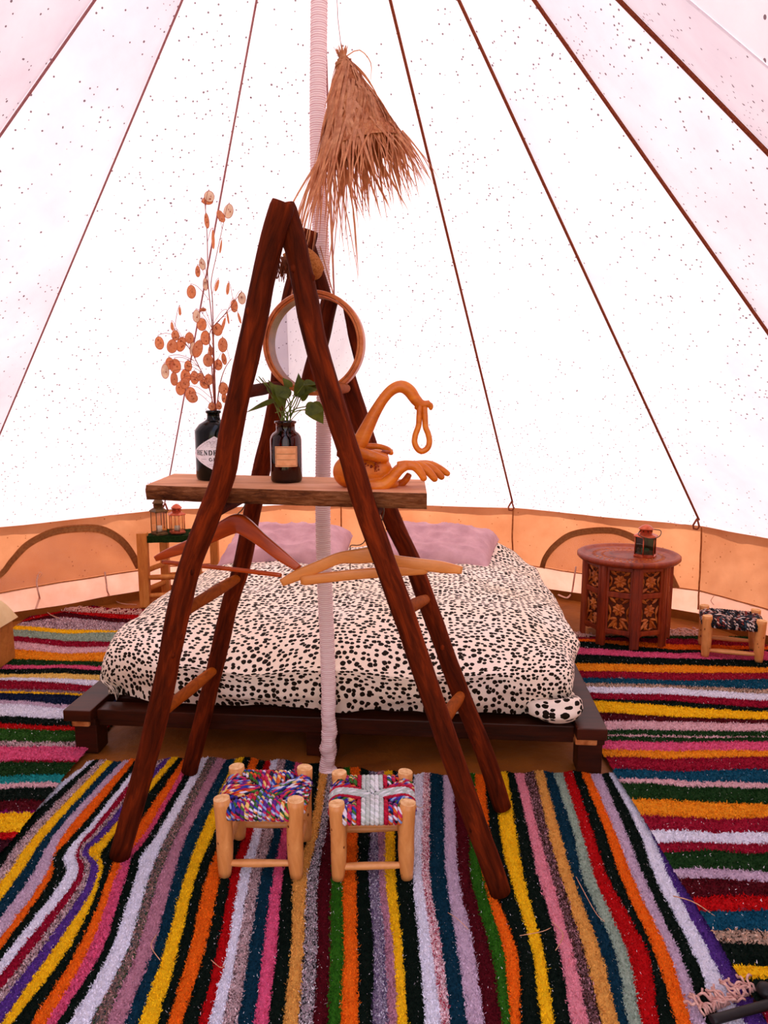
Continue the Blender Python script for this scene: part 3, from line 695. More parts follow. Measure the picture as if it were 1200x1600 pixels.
# ------------------------------------------------------------------ mirror
nrm = Vector((-.15, -.988, 0)).normalized(); mc = ay(491, 537, 2.30)
mir = thing('round_mirror', mc, 'round mirror in a bent wooden rim hung inside the log rack', 'mirror')
Rm = Matrix((( -nrm.y, 0, nrm.x), (nrm.x, 0, nrm.y), (0, 1, 0)))   # local x,y in the plane, z = normal
Rm = Matrix.Identity(3); ex = Vector((-nrm.y, nrm.x, 0)); ez = Vector((0, 0, 1))
def ring(R, r, off, flat, mat, nm='rim'):
    q = MB(); n = 96; vs = []; uv = []
    for i in range(n):
        g = 2 * pi * i / n; rad = ex * cos(g) + ez * sin(g)
        for (dr, dn) in r: vs.append(mc + rad * (R + dr) + nrm * (dn + off)); uv.append((g * R, dr + dn))
    m = len(r); q.add(vs, [(i * m + k, ((i + 1) % n) * m + k, ((i + 1) % n) * m + (k + 1) % m, i * m + (k + 1) % m) for i in range(n) for k in range(m)], uv, smooth=False)
    q.build(nm, M[mat], mir)
ring(.150, [(-.005, -.02), (.006, -.02), (.007, .02), (.004, .025), (-.004, .025), (-.005, .02)], 0, 1, 'rim')
ring(.1415, [(-.004, -.02), (.003, -.02), (.003, .022), (-.001, .024), (-.004, .022)], 0, 1, 'rim', 'inner_hoop')
q = MB(); vs = [mc - nrm * .012] + [mc - nrm * .012 + (ex * cos(2 * pi * k / 64) + ez * sin(2 * pi * k / 64)) * .139 for k in range(64)]
q.add(vs, [(0, 1 + (k + 1) % 64, 1 + k) for k in range(64)], smooth=False); q.build('mirror_glass', M['mirror'], mir)
for a_, b_ in (((455, 464), (462, 415)), ((522, 464), (500, 385))):
    q = MB(); p = ay(*a_, 2.31); e = ay(*b_, 2.42); q.tube(interp([p, p.lerp(e, .5) + Vector((0, .01, 0)), e], 8), .002, 5); q.build('hanging_cord', M['palm'], mir)

# ------------------------------------------------------------------ stuffed gourd with coir tuft
gd = thing('burlap_gourd', ay(470, 420, 2.15), 'fuzzy burlap gourd with a bristly tuft hung between the rack tops', 'ornament')
q = MB(); path = interp([ay(444, 404, 2.15), ay(458, 400, 2.15), ay(470, 398, 2.15), ay(482, 408, 2.15), ay(491, 424, 2.15), ay(494, 437, 2.15)], 22)
pr = [.016, .022, .025, .027, .022, .018, .017, .019, .023, .028, .030, .031, .031, .030, .028, .025, .022, .018, .013, .008, .004, .001]
pr = [.012 + .010 * sstep(0, 6, i) + .0 for i in range(8)] + [.022 + .008 * sin(pi * i / 13) for i in range(10)] + [.021, .017, .011, .003]
q.tube(path, pr, 18, wob=.12); q.build('gourd_body', M['burlap'], gd)
q = MB(); rnd = random.Random(9); base = ay(440, 408, 2.15)
for i in range(150):
    a = Vector((rnd.uniform(-.035, .04), rnd.uniform(-.03, .03), rnd.uniform(-.008, .012))) + base
    d = Vector((rnd.uniform(-.3, .3), rnd.uniform(-.3, .3), -1)).normalized() * rnd.uniform(.02, .055)
    q.tube([a, a + d * .5 + Vector((rnd.uniform(-.004, .004), 0, 0)), a + d], .0013, 4)
o = q.build('bristle_tuft', M['coir'], gd); o['kind'] = 'stuff'
q = MB(); q.tube([ay(452, 402, 2.15), ay(462, 385, 2.2)], .003, 6); q.build('hanging_cord', M['palm'], gd)

# ------------------------------------------------------------------ woven palm cone
pc = ay(536, 90, 2.36); palm = thing('palm_lampshade', pc, 'cone woven from dried palm leaf with long ragged strips, hung beside the pole', 'ornament')
ax0 = ay(536, 92, 2.36); ax1 = ay(566, 236, 2.36); axis = (ax1 - ax0); LN = axis.length; axd = axis.normalized(); s1 = axd.cross(Vector((0, 1, 0))).normalized(); s2 = axd.cross(s1)
def cone_r(t): return .016 + .118 * (t ** 1.05)
q = MB(); rows = []; uvr = []
for i in range(60):
    t = i / 59; row = []; ur = []
    for k in range(49):
        g = 2 * pi * k / 48; wv = .0022 * sin(g * 20 + i * 1.6) * (1 if i % 2 else -1)
        rr_ = cone_r(t) + wv + .003 * mn.noise(Vector((cos(g), sin(g), t * 4)))
        row.append(ax0 + axis * t + (s1 * cos(g) + s2 * sin(g)) * rr_); ur.append((g * .1, t * LN))
    rows.append(row); uvr.append(ur)
q.grid(rows, uvr); q.build('woven_cone', M['palmweave'], palm)
q = MB(); rnd = random.Random(21)
def strip(p, pts, w0, up):
    n = len(pts); vs = []
    for i, a in enumerate(pts):
        t = i / (n - 1); d = (pts[min(i + 1, n - 1)] - pts[max(i - 1, 0)]).normalized(); sd_ = d.cross(up).normalized() * w0 * (1 - t ** 2.2) * .5 + d * .0
        vs += [a - sd_, a + sd_ + up * .0006]
    p.add(vs, [(2 * i, 2 * i + 1, 2 * i + 3, 2 * i + 2) for i in range(n - 1)], smooth=False)
for i in range(330):
    g = rnd.random() * 2 * pi; t0 = rnd.random() ** .8 * .95; rad = s1 * cos(g) + s2 * sin(g)
    a = ax0 + axis * t0 + rad * (cone_r(t0) + .004)
    ln = rnd.uniform(.10, .24); tw = rnd.uniform(-.75, .45); down = Vector((0, 0, -1))
    d = (axd * .85 + rad * .38 + rad.cross(axd) * tw).normalized(); pts = [a]
    for k in range(7):
        d = (d + down * (.10 if t0 < .8 else .05) + Vector((rnd.uniform(-.05, .05), rnd.uniform(-.05, .05), 0))).normalized(); pts.append(pts[-1] + d * ln / 7)
    strip(q, pts, rnd.uniform(.005, .0105), rad)
# long hanging strands below
for i in range(170):
    g = rnd.random() * 2 * pi; rad = s1 * cos(g) + s2 * sin(g); lean = rnd.random()
    a = ax0 + axis * rnd.uniform(.9, 1.0) + rad * cone_r(.98) * rnd.uniform(.8, 1.02)
    ln = rnd.uniform(.12, .40) if a.x < ax1.x - .03 else rnd.uniform(.07, .2)
    d = (Vector((0, 0, -1)) + rad * rnd.uniform(.0, .8) + Vector((rnd.uniform(-.15, .4), 0, 0))).normalized(); pts = [a]
    for k in range(8):
        d = (d + Vector((0, 0, -.07)) + Vector((rnd.uniform(-.05, .05), rnd.uniform(-.05, .05), 0))).normalized(); pts.append(pts[-1] + d * ln / 8)
    strip(q, pts, rnd.uniform(.003, .006), Vector((rnd.uniform(-.4, .4), -1, 0)).normalized())
strip(q, interp([ay(515, 260, 2.35), ay(516, 320, 2.35), ay(519, 400, 2.34), ay(521, 462, 2.33)], 10), .006, Vector((0, -1, 0)))
strip(q, interp([ay(508, 265, 2.35), ay(510, 310, 2.35), ay(519, 350, 2.34), ay(520, 392, 2.33)], 10), .005, Vector((0, -1, 0)))
o = q.build('leaf_strips', M['palm'], palm); o['kind'] = 'stuff'
q = MB()
for i in range(46):
    g = rnd.random() * 2 * pi; rad = s1 * cos(g) + s2 * sin(g); a = ax0 + axis * .07 + rad * .018
    pts = interp([a, ax0 + rad * .010 - axis * .02, ax0 - axis * rnd.uniform(.08, .16) + rad * rnd.uniform(.008, .026)], 6); strip(q, pts, .010, rad)
for k in range(3):
    c0 = ax0 + axis * (.02 + .035 * k); q.tube([c0 + (s1 * cos(g) + s2 * sin(g)) * (.021 + .002 * k) + axd * .006 * sin(g + k) for g in [2 * pi * j / 16 for j in range(17)]], .0045, 6, flat=.5, cap=False)
strip(q, interp([ax0 + s1 * .0, ay(560, 78, 2.35), ay(578, 95, 2.35), ay(580, 115, 2.35), ay(578, 135, 2.35)], 12), .004, Vector((0, -1, 0)))
q.build('tied_tip', M['palm'], palm)
q = MB(); q.tube([ax0 - axis * .05, ay(528, 30, 2.37), ay(524, -60, 2.4), ay(520, -160, 2.45), (CX + .02, CY - .03, 3.3)], .0012, 5); q.build('hanging_thread', M['seamthin'], palm)

# ------------------------------------------------------------------ bottles on the plank
def bent_label(c, r, zc, front, quad, name, mat, parent, off=.0008, n=16):
    """quad: function s,t in [0,1] -> (x along arc, z)"""
    q = MB(); G = []
    for j in range(n + 1):
        row = []
        for i in range(n + 1):
            x, z = quad(i / n, j / n); g = front + x / r; row.append(Vector((c.x + sin(g) * (r + off), c.y - cos(g) * (r + off), zc + z)))
        G.append(row)
    q.grid(G); return q.build(name, mat, parent)
def strokes(c, r, zc, front, lines, off, wd):
    q = MB()
    for (x0, z0, x1, z1, w_) in lines:
        n = 4; L = hypot(x1 - x0, z1 - z0) or 1e-6; nx, nz = -(z1 - z0) / L * w_ / 2, (x1 - x0) / L * w_ / 2; vs = []
        for i in range(n + 1):
            t = i / n; x = x0 + (x1 - x0) * t; z = z0 + (z1 - z0) * t
            for sg in (-1, 1):
                g = front + (x + sg * nx) / r; vs.append((c.x + sin(g) * (r + off), c.y - cos(g) * (r + off), zc + z + sg * nz))
        q.add(vs, [(2 * i, 2 * i + 1, 2 * i + 3, 2 * i + 2) for i in range(n)], smooth=False)
    return q
GL = {  # serif letters as strokes in a 1x1 box: x0,z0,x1,z1,thick?
 'H': [(.2, 0, .2, 1, 1), (.8, 0, .8, 1, 1), (.2, .5, .8, .5, 0), (.05, 0, .35, 0, 0), (.05, 1, .35, 1, 0), (.65, 0, .95, 0, 0), (.65, 1, .95, 1, 0)],
 'E': [(.25, 0, .25, 1, 1), (.1, 0, .9, 0, 0), (.1, 1, .85, 1, 0), (.25, .5, .7, .5, 0), (.9, 0, .9, .2, 0), (.85, 1, .85, .8, 0)],
 'N': [(.2, 0, .2, 1, 0), (.2, 1, .8, 0, 1), (.8, 0, .8, 1, 0), (.05, 0, .35, 0, 0), (.05, 1, .25, 1, 0), (.65, 1, .95, 1, 0)],
 'D': [(.25, 0, .25, 1, 1), (.1, 1, .55, 1, 0), (.1, 0, .55, 0, 0), (.55, 1, .85, .75, 1), (.85, .75, .85, .25, 1), (.85, .25, .55, 0, 1)],
 'R': [(.25, 0, .25, 1, 1), (.1, 1, .6, 1, 0), (.6, 1, .8, .8, 1), (.8, .8, .6, .52, 1), (.25, .52, .6, .52, 0), (.5, .52, .9, 0, 1), (.1, 0, .4, 0, 0)],
 'I': [(.5, 0, .5, 1, 1), (.3, 0, .7, 0, 0), (.3, 1, .7, 1, 0)],
 'C': [(.85, .8, .6, 1, 0), (.6, 1, .3, .9, 1), (.3, .9, .15, .5, 1), (.15, .5, .3, .1, 1), (.3, .1, .6, 0, 1), (.6, 0, .88, .2, 0), (.85, 1, .85, .75, 0)],
 'K': [(.2, 0, .2, 1, 1), (.2, .45, .8, 1, 0), (.4, .6, .85, 0, 1), (.05, 0, .35, 0, 0), (.05, 1, .35, 1, 0), (.65, 1, .95, 1, 0)],
 'S': [(.8, .8, .5, 1, 0), (.5, 1, .22, .78, 1), (.22, .78, .78, .3, 1), (.78, .3, .5, 0, 1), (.5, 0, .2, .2, 0)],
 'G': [(.85, .8, .6, 1, 0), (.6, 1, .3, .9, 1), (.3, .9, .15, .5, 1), (.15, .5, .3, .1, 1), (.3, .1, .6, 0, 1), (.6, 0, .85, .1, 0), (.85, .1, .85, .45, 1), (.65, .45, .95, .45, 0)],
 "'": [(.5, .75, .5, 1, 1)]}
def text_lines(s, x, z, h, adv, th):
    out = []
    for ch in s:
        a = adv * (.5 if ch in "I'" else 1)
        if ch in GL:
            for x0, z0, x1, z1, k in GL[ch]:
                wv = adv * .9; xo = x - (adv * .25 if ch in "I'" else 0); out.append((xo + x0 * wv, z + z0 * h, xo + x1 * wv, z + z1 * h, th if k else th * .45))
        x += a
    return out
gb = at(337, 749, ZP); gin = thing('spirit_bottle', gb, 'squat black glass spirit bottle with a white diamond label, holding dried seed pods', 'bottle')
rB = .0585
q = MB(); q.lathe([(0, 0), (.050, 0), (.056, .004), (rB, .012), (rB, .14), (rB, .151), (rB - .003, .158), (.045, .172), (.03, .181), (.0215, .187), (.0195, .193), (.0195, .205), (.0235, .2065), (.0235, .2135), (.021, .2145), (.017, .214), (.016, .19), (.016, .18)], gb, 48); q.build('bottle_body', M['bottle'], gin)
# diamond label: centre slightly right of the face seen, rounded rhombus
fr_g = atan2(-gb.x, gb.y); fr_g = .05 - .1
Dw, Dh = .086, .053; zc = gb.z + .0845
def dia(s_, t_):
    z = (t_ * 2 - 1); h = (1 - abs(z) ** 1.12); return ((s_ * 2 - 1) * Dw * h, z * Dh)
fro = radians(-9) ; fro = -math.asin(0.0) + atan2(0 - gb.x, gb.y - 0) * -1 + .0
fcam = atan2(-gb.x, gb.y)       # direction of the camera seen from the bottle (angle from -Y towards +X)
flab = fcam
bent_label(gb, rB, zc, flab, dia, 'diamond_label', M['paper'], gin)
tl = text_lines("HENDRICK'S", -.062, -.004, .0140, .0142, .0030)
tl += text_lines('GIN', -.019, -.022, .0090, .0135, .0022)
q = strokes(gb, rB, zc, flab, tl, .0016, 0); q.build('label_lettering', M['ink'], gin)
dl = [(-.045, -.0165, -.025, -.0165, .0008), (.025, -.0165, .045, -.0165, .0008), (-.018, -.032, .018, -.032, .0008), (-.012, -.038, .012, -.038, .0008)]
for k in range(60):
    a = random.uniform(-.030, .030); z = random.uniform(.017, .040); 
    if abs(a) < .08 * (1 - z / .053): dl.append((a, z, a + random.uniform(-.008, .008), z + random.uniform(-.004, .004), .0007))
for sx_, sz_ in ((1, 1), (1, -1), (-1, 1), (-1, -1)): dl.append((sx_ * .078, 0, 0, sz_ * .048, .0007))
q = strokes(gb, rB, zc, flab, dl, .0014, 0); q.build('label_ornament', M['inksoft'], gin)

vb = at(448, 753, ZP); vase = thing('amber_bottle', vb, 'brown amber glass jar bottle with a small tan paper label holding pothos cuttings', 'bottle')
rV = .0475
outer = [(0, 0), (.040, 0), (.045, .003), (rV, .010), (rV, .128), (.045, .139), (.039, .148), (.031, .153), (.0285, .158), (.0285, .176), (.033, .178), (.033, .184), (.0285, .1855)]
inner = [(.0255, .184), (.0255, .156), (.034, .149), (.042, .138), (.0445, .126), (.0445, .014), (.04, .008), (0, .007)]
q = MB(); q.lathe(outer + inner, vb, 48); q.build('glass_body', M['amber'], vase)
fv = atan2(-vb.x, vb.y); zl = vb.z + .0805
bent_label(vb, rV, zl, fv, lambda s_, t_: ((s_ * 2 - 1) * .035, (t_ * 2 - 1) * .0305), 'paper_label', M['paper_tan'], vase, .001)
dl = []
for zz in (.008, -.009):
    x = -.028
    while x < .028: dl.append((x, zz, x + .0018, zz, .0014)); x += .0033
for a_, b_ in ((-.0145, -.0145), (-.0145, .0145)): pass
dl += [(-.031, -.027, .031, -.027, .0008), (-.031, .027, .031, .027, .0008), (-.031, -.027, -.031, .027, .0008), (.031, -.027, .031, .027, .0008)]
q = strokes(vb, rV, zl, fv, dl, .0018, 0); q.build('label_print', M['ink'], vase)

# pothos cuttings
pot = thing('pothos_cutting', vb + Vector((0, 0, .02)), 'green pothos cuttings with heart-shaped leaves standing in the amber bottle', 'plant')
top = vb + Vector((0, 0, .182))
def heart(base, tip, width, up, name='leaf', mat='leaf', curl=.01, parent=pot):
    base = Vector(base); tip = Vector(tip); d = tip - base; L = d.length; dn = d.normalized(); up = Vector(up); sd_ = dn.cross(up).normalized(); nn = sd_.cross(dn).normalized()
    prof = [(-.10, .22), (-.04, .36), (.06, .47), (.2, .5), (.38, .46), (.56, .36), (.74, .22), (.88, .1), (1.0, .0)]
    G = []
    for (t, h) in prof:
        row = []
        for k in (-1, -.6, -.25, 0, .25, .6, 1):
            tt = t if abs(k) > .1 or t > 0 else 0
            row.append(base + dn * (L * max(tt, -.1 * abs(k) if t < 0 else tt)) + sd_ * (k * h * width) + nn * (abs(k) * .18 * width * h * 2 - curl * t * t))
        G.append(row)
    q = MB(); q.grid(G); o = q.build(name, M[mat], parent); return o
def stemc(pts, r=.0018, parent=pot, mat='stem', nm='stem'):
    q = MB(); q.tube(interp(pts, 16), r, 5); q.build(nm, M[mat], parent)
Yv = vb.y
LV = [((428, 629), (385, 648), .036, (.2, -.3, 1), -.03), ((447, 622), (428, 600), .040, (0, -.8, .5), 0), ((466, 617), (468, 583), .03, (.5, -.8, .1), .0), ((468, 616), (496, 606), .034, (0, -.7, .7), .0), ((487, 634), (505, 662), .044, (-.1, -1, .35), 0), ((480, 640), (507, 640), .036, (0, -.9, .4), 0),
      ((440, 632), (420, 592), .028, (.1, -.7, .7), 0), ((452, 605), (443, 590), .022, (0, -.8, .6), 0), ((462, 606), (480, 595), .022, (0, -.5, .9), .0), ((470, 622), (485, 607), .024, (.3, -.9, .3), 0), ((450, 618), (436, 617), .020, (.1, -.9, .4), 0), ((476, 600), (494, 598), .024, (.1, -.6, .7), 0)]
for i, (b_, t_, wd_, up, cu) in enumerate(LV):
    yy = Yv + (-.03 + .012 * (i % 5)); bp = ay(*b_, yy); tp = ay(*t_, yy - .01)
    heart(bp, tp, wd_ * 1.25, up, curl=cu * .5 + .008)
    s0 = top + Vector((random.uniform(-.018, .018), random.uniform(-.015, .015), -.15)); s1_ = top + Vector((random.uniform(-.018, .018), random.uniform(-.015, .015), .0))
    stemc([s0, s1_, s1_.lerp(bp, .5) + Vector((random.uniform(-.008, .008), 0, .012)), bp])
for k in range(6):
    s1_ = top + Vector((random.uniform(-.018, .018), random.uniform(-.015, .015), -.01)); e = ay(*random.choice([(404, 588), (410, 590), (400, 592), (455, 625), (470, 640), (492, 640), (430, 645)]), Yv)
    stemc([s1_, s1_.lerp(e, .5) + Vector((0, 0, .02)), e], .0013)

# dried honesty pods
hon = thing('dried_honesty', gb + Vector((0, 0, .02)), 'tall dried honesty stems with papery round seed pods standing in the black bottle', 'plant')
PODS = [(327, 307, 14, 15, 0, 1), (324, 314, 16, 10, 0, 0), (323, 345, 7, 21, 5, 0), (357, 330, 15, 20, -10, 1), (345, 338, 10, 18, 25, 0), (333, 374, 5, 28, 0, 0), (345, 385, 3.5, 20, -10, 0), (316, 413, 10, 16, 10, 1), (309, 424, 7, 16, 0, 0), (339, 446, 5, 18, -18, 0), (356, 451, 5, 18, -8, 0), (299, 456, 13, 19, 0, 0), (321, 444, 7, 18, 0, 1), (366, 478, 10, 18, 0, 0), (378, 466, 11, 17, 0, 1),
        (281, 486, 4, 13, 0, 0), (317, 484, 11, 5, 0, 0), (307, 494, 11, 18, 0, 1), (315, 507, 14, 18, 0, 0), (374, 497, 4, 17, 15, 0), (356, 496, 3, 20, 8, 0), (349, 507, 5, 21, -18, 0), (340, 515, 14, 18, 0, 0), (321, 528, 14, 21, 0, 0), (274, 524, 11, 15, 0, 0), (269, 510, 5, 13, 5, 0), (249, 536, 13, 19, 5, 0), (269, 541, 15, 20, -10, 0), (283, 538, 13, 22, -20, 0), (296, 528, 13, 16, 0, 0),
        (301, 545, 9, 21, -5, 1), (309, 545, 14, 26, -18, 0), (329, 548, 8, 14, 0, 0), (348, 539, 16, 21, 0, 0), (325, 563, 15, 19, 0, 0), (350, 561, 8, 17, 10, 0), (341, 570, 12, 16, 0, 0), (265, 568, 13, 18, 0, 0), (274, 572, 16, 21, 0, 0), (294, 572, 11, 16, 0, 0), (290, 588, 15, 21, 0, 0), (304, 590, 12, 20, 0, 0), (272, 592, 12, 20, 0, 0), (320, 600, 17, 13, -35, 0), (326, 593, 14, 16, 0, 0), (282, 607, 14, 20, 0, 0),
        (298, 616, 16, 21, 0, 0), (301, 622, 15, 14, 0, 0), (289, 599, 14, 16, 0, 0), (349, 607, 14, 18, 0, 0), (350, 621, 8, 16, 0, 0), (331, 635, 10, 12, 0, 0), (342, 634, 9, 12, 0, 0), (258, 580, 12, 22, 0, 1), (313, 589, 10, 12, 0, 0)]
Yg = gb.y; rnd = random.Random(5); neck = ay(336, 645, Yg)
MAIN = interp([ay(336, 648, Yg), ay(334, 600, Yg), ay(333, 540, Yg), ay(330, 490, Yg), ay(325, 440, Yg), ay(324, 380, Yg), ay(322, 340, Yg), ay(319, 308, Yg)], 40)
MAIN2 = interp([ay(337, 648, Yg), ay(336, 600, Yg), ay(334, 540, Yg), ay(332, 470, Yg), ay(330, 440, Yg), ay(338, 400, Yg), ay(350, 345, Yg)], 40)
MAIN3 = interp([ay(335, 648, Yg), ay(328, 610, Yg), ay(312, 575, Yg + .02), ay(296, 545, Yg + .02), ay(270, 512, Yg + .02)], 30)
MAIN4 = interp([ay(337, 648, Yg), ay(344, 600, Yg - .02), ay(352, 575, Yg - .02), ay(362, 560, Yg - .02)], 20)
MAIN5 = interp([ay(336, 648, Yg), ay(330, 560, Yg - .02), ay(328, 520, Yg - .02), ay(352, 490, Yg - .02), ay(378, 455, Yg - .02)], 30)
for mlist in (MAIN, MAIN2, MAIN3, MAIN4, MAIN5): 
    q = MB(); pts = [neck + Vector((0, 0, -.1))] + mlist; q.tube(pts, [.0022 * (1 - .6 * i / len(pts)) for i in range(len(pts))], 5); q.build('stem', M['drystem'], hon)
q = MB(); allm = MAIN + MAIN2 + MAIN3 + MAIN4 + MAIN5
for (x, y, wd_, hh_, an, pale) in PODS:
    Y = Yg + rnd.uniform(-.035, .035); c = ay(x, y, Y); sc_ = Y / F; a = radians(an)
    hw, hv = wd_ * .5 * sc_ * 1.03, hh_ * .5 * sc_ * 1.03
    upv = Vector((sin(-a), 0, cos(a))); rt = Vector((cos(a), rnd.uniform(-.35, .35), sin(a))).normalized()
    p = MB(); nr = 14; vs = []; dep = Vector((0, -1, 0))
    th_ = .0012; 
    for sgn in (1, -1):
        vs.append(c + dep * (th_ * sgn * 1.3))
        for rr_ in (.55, .9, 1.0):
            for k in range(nr):
                g = 2 * pi * k / nr; vs.append(c + rt * (cos(g) * hw * rr_) + upv * (sin(g) * hv * rr_) + dep * (th_ * sgn * (1.5 if rr_ < .6 else .35 if rr_ < .95 else 0) + .0015 * sin(g * 2)))
    fs = []; m_n = 1 + 3 * nr
    for s_ in (0, 1):
        o = s_ * m_n
        for k in range(nr):
            k2 = (k + 1) % nr; f = [(o, o + 1 + k, o + 1 + k2)] + [(o + 1 + j * nr + k, o + 1 + (j + 1) * nr + k, o + 1 + (j + 1) * nr + k2, o + 1 + j * nr + k2) for j in (0, 1)]
            fs += [t_[::-1] for t_ in f] if s_ else f
    p.add(vs, fs)
    if hw > .006:
        p.tube([c + rt * (cos(g) * hw) + upv * (sin(g) * hv) + dep * .0015 * sin(g * 2) for g in [2 * pi * k / 18 for k in range(19)]], .0007, 4, cap=False, mi=1)
        for _ in range(3):
            gs, rs = rnd.uniform(0, 6.28), rnd.uniform(.15, .5); p.ball(c + rt * (cos(gs) * hw * rs) + upv * (sin(gs) * hv * rs), .0032, 1, .7, 1.1, mi=1, sub=1)
    ob = p.build('seed_pod', [M['pod_pale'] if pale else M['pod'], M['podseed']], hon)
    # stalk to the nearest stem point somewhat below
    topp = c + upv * hv; cand = [m for m in allm if m.z < topp.z - .005] or allm
    nb_ = min(cand, key=lambda m: (m - (topp + Vector((0, 0, -.05)))).length)
    q.tube(interp([nb_, nb_.lerp(topp, .6) + Vector((0, 0, .012)), topp + Vector((0, 0, .004)), topp], 9), .0007, 4)
o = q.build('stalks', M['drystem'], hon); o['kind'] = 'stuff'

# ------------------------------------------------------------------ carved wooden vessel with hand
yc = 2.10
cv = thing('carved_vessel', at(590, 760, ZP), 'carved orange wood vessel with a long hooked handle, hanging loop and open hand', 'sculpture')
s = yc / F
def cp(x, y, dy=0): return ay(x, y, yc + dy)
q = MB()
body = interp([cp(545, 742), cp(556, 740), cp(572, 738), cp(590, 738), cp(602, 742)], 12)
for c, r, sx_, sy_, sz_ in ((cp(546, 737), .048, 1.0, 1.0, .98), (cp(570, 738), .050, 1.15, 1.0, .90), (cp(592, 735), .038, 1.0, 1.0, 1.05), (cp(588, 718), .030, 1.25, 1.0, 1.0), (cp(604, 756), .028, 1.3, 1.1, .62)):
    q.ball(c, r, sx_, sy_, sz_, sub=3)
# flared lips (front lip and raised back lip)
q.tube(interp([cp(548, 700, -.0), cp(562, 707, -.03), cp(580, 712, -.04), cp(594, 716, -.035), cp(604, 718, -.02)], 14), [.010, .013, .015, .016, .016, .016, .016, .015, .015, .014, .013, .012, .011, .009], 10)
q.tube(interp([cp(548, 702, .03), cp(566, 697, .045), cp(590, 698, .045), cp(606, 703, .03), cp(612, 709, .01)], 14), [.006, .007, .008, .008, .009, .009, .010, .010, .010, .010, .010, .009, .008, .006], 10)
# handle
hp = interp([cp(553, 706, .02), cp(562, 692, .02), cp(572, 672, .02), cp(585, 646, .02), cp(600, 622, .02), cp(614, 608, .02), cp(628, 604, .02), cp(640, 611, .02), cp(650, 625, .02), cp(660, 632, .02), cp(672, 630, .02)], 40)
q.tube(hp, [.023 - .006 * sstep(0, 16, i) + .0015 * sin(i * .3) if i < 30 else .017 - .007 * sstep(30, 39, i) for i in range(40)], 12)
q.tube([cp(650, 634, .02), cp(656, 640, .02)], [.010, .008], 10); q.tube(interp([cp(668, 631, .02), cp(674, 634, .02), cp(672, 641, .02)], 6), [.007, .008, .008, .007, .006, .004], 10)
# hand: palm rising from the base then arching over, four fingers and thumb
palmp = interp([cp(575, 758, -.01), cp(598, 757, -.01), cp(612, 746, -.01), cp(624, 733, -.01), cp(636, 726, -.01)], 14)
for dy in (-.028, -.010, .010, .028):
    q.tube([p + Vector((0, dy, 0)) for p in palmp], [.021 - .0007 * i for i in range(14)], 10)
for (fx, fy, dy, r) in ((664, 749, -.038, .0130), (681, 750, -.013, .0130), (692, 747, .012, .0125), (701, 742, .035, .0115)):
    k1 = cp(632 + (fx - 662) * .25, 727, dy * .8); t_ = cp(fx - 2, fy - 2, dy); 
    k2 = k1.lerp(t_, .45) + Vector((.002, 0, .014)); k3 = k1.lerp(t_, .75) + Vector((.002, 0, .010))
    pts = interp([k1 + Vector((-.02, 0, -.004)), k1, k2, k3, t_], 16); q.tube(pts, [r * (1.15 - .35 * (i / 15) ** 2) for i in range(16)], 10); q.ball(t_, r * .8, sub=2)
q.tube(interp([cp(604, 758, .035), cp(618, 760, .04), cp(632, 752, .035), cp(640, 740, .03)], 10), [.016, .016, .015, .014, .013, .012, .011, .011, .010, .009], 10)
o = q.build('carved_body', M['carve'], cv); md = o.modifiers.new('remesh', 'REMESH'); md.mode = 'VOXEL'; md.voxel_size = .0024; md.use_smooth_shade = True
md = o.modifiers.new('smooth', 'SMOOTH'); md.iterations = 6; md.factor = .6
q = MB(); q.ball(cp(588, 706, .012), .034, 1.25, .9, .20, sub=3); q.ball(cp(602, 705, .035), .020, 1.2, .35, .55, sub=2)
for k in range(22):
    a = cp(570 + random.random() * 24, 720 + random.random() * 14, 0); a.y = yc - .041 + random.uniform(-.003, .003) ; q.ball(a, random.uniform(.002, .0045), 1, .6, 1, sub=1)
q.build('dark_mouth', M['carve_dark'], cv)  # darker wood colour filling the mouth and dotting the front below it
lp = [cp(656, 632, .018), cp(655, 650, .012), cp(654, 665, .012), cp(649, 680, .012), cp(648, 692, .012), cp(653, 702, .012), cp(660, 705, .012), cp(668, 700, .012), cp(671, 690, .012), cp(669, 678, .012), cp(665, 667, .012), cp(664, 650, .012), cp(663, 636, .018)]
q = MB(); q.tube(interp(lp, 60), .0085, 10, flat=1.2, ref=(0, -1, 0)); q.build('hanging_loop', M['carve'], cv)

# ------------------------------------------------------------------ coat hangers
def hanger(label, arms, bar, hook, mat, Y, r, barr):
    c = ay(*arms[len(arms) // 2][:2], Y); t = thing('coat_hanger', c, label, 'hanger')
    q = MB(); pts = interp([ay(x, y, Y + d) for x, y, d, _ in arms], 44); ra = interp([Vector((a[3], 0, 0)) for a in arms], 44)
    q.tube(pts, [v.x * s for v in ra], 20, flat=.5, ref=(0, -1, 0), sq=.45); q.build('shoulder_arms', M[mat], t)
    q = MB(); pts = interp([ay(x, y, Y + d) for x, y, d in bar], 20); q.tube(pts, [barr * s * (.75 if i in (0, 19) else 1) for i in range(20)], 20, flat=.6, ref=(0, -1, 0), sq=.5 if barr > 6 else 1.0); q.build('trouser_bar', M[mat], t)
    q = MB(); q.tube(interp([ay(x, y, Y + d) for x, y, d in hook], 24), .0018, 6); q.build('wire_hook', M['wire'], t)
    return t, c
hanger('glossy red-brown wooden coat hanger hanging at a slant under the left of the plank', [(243, 873, .06, 5), (262, 865, .05, 8), (300, 851, .04, 11), (335, 834, .02, 13), (356, 823, .01, 15), (371, 818, 0, 16.5), (384, 824, -.01, 15), (408, 843, -.03, 11.5), (438, 867, -.05, 10), (468, 889, -.07, 6)],
       [(253, 878, .06), (350, 888, 0), (440, 899, -.05)], [(372, 812, 0), (372, 803, 0), (378, 797, 0), (383, 788, 0), (384, 778, 0), (378, 771, 0), (370, 773, 0), (367, 780, 0)], 'hang_red', 2.24, 1, 4.0)
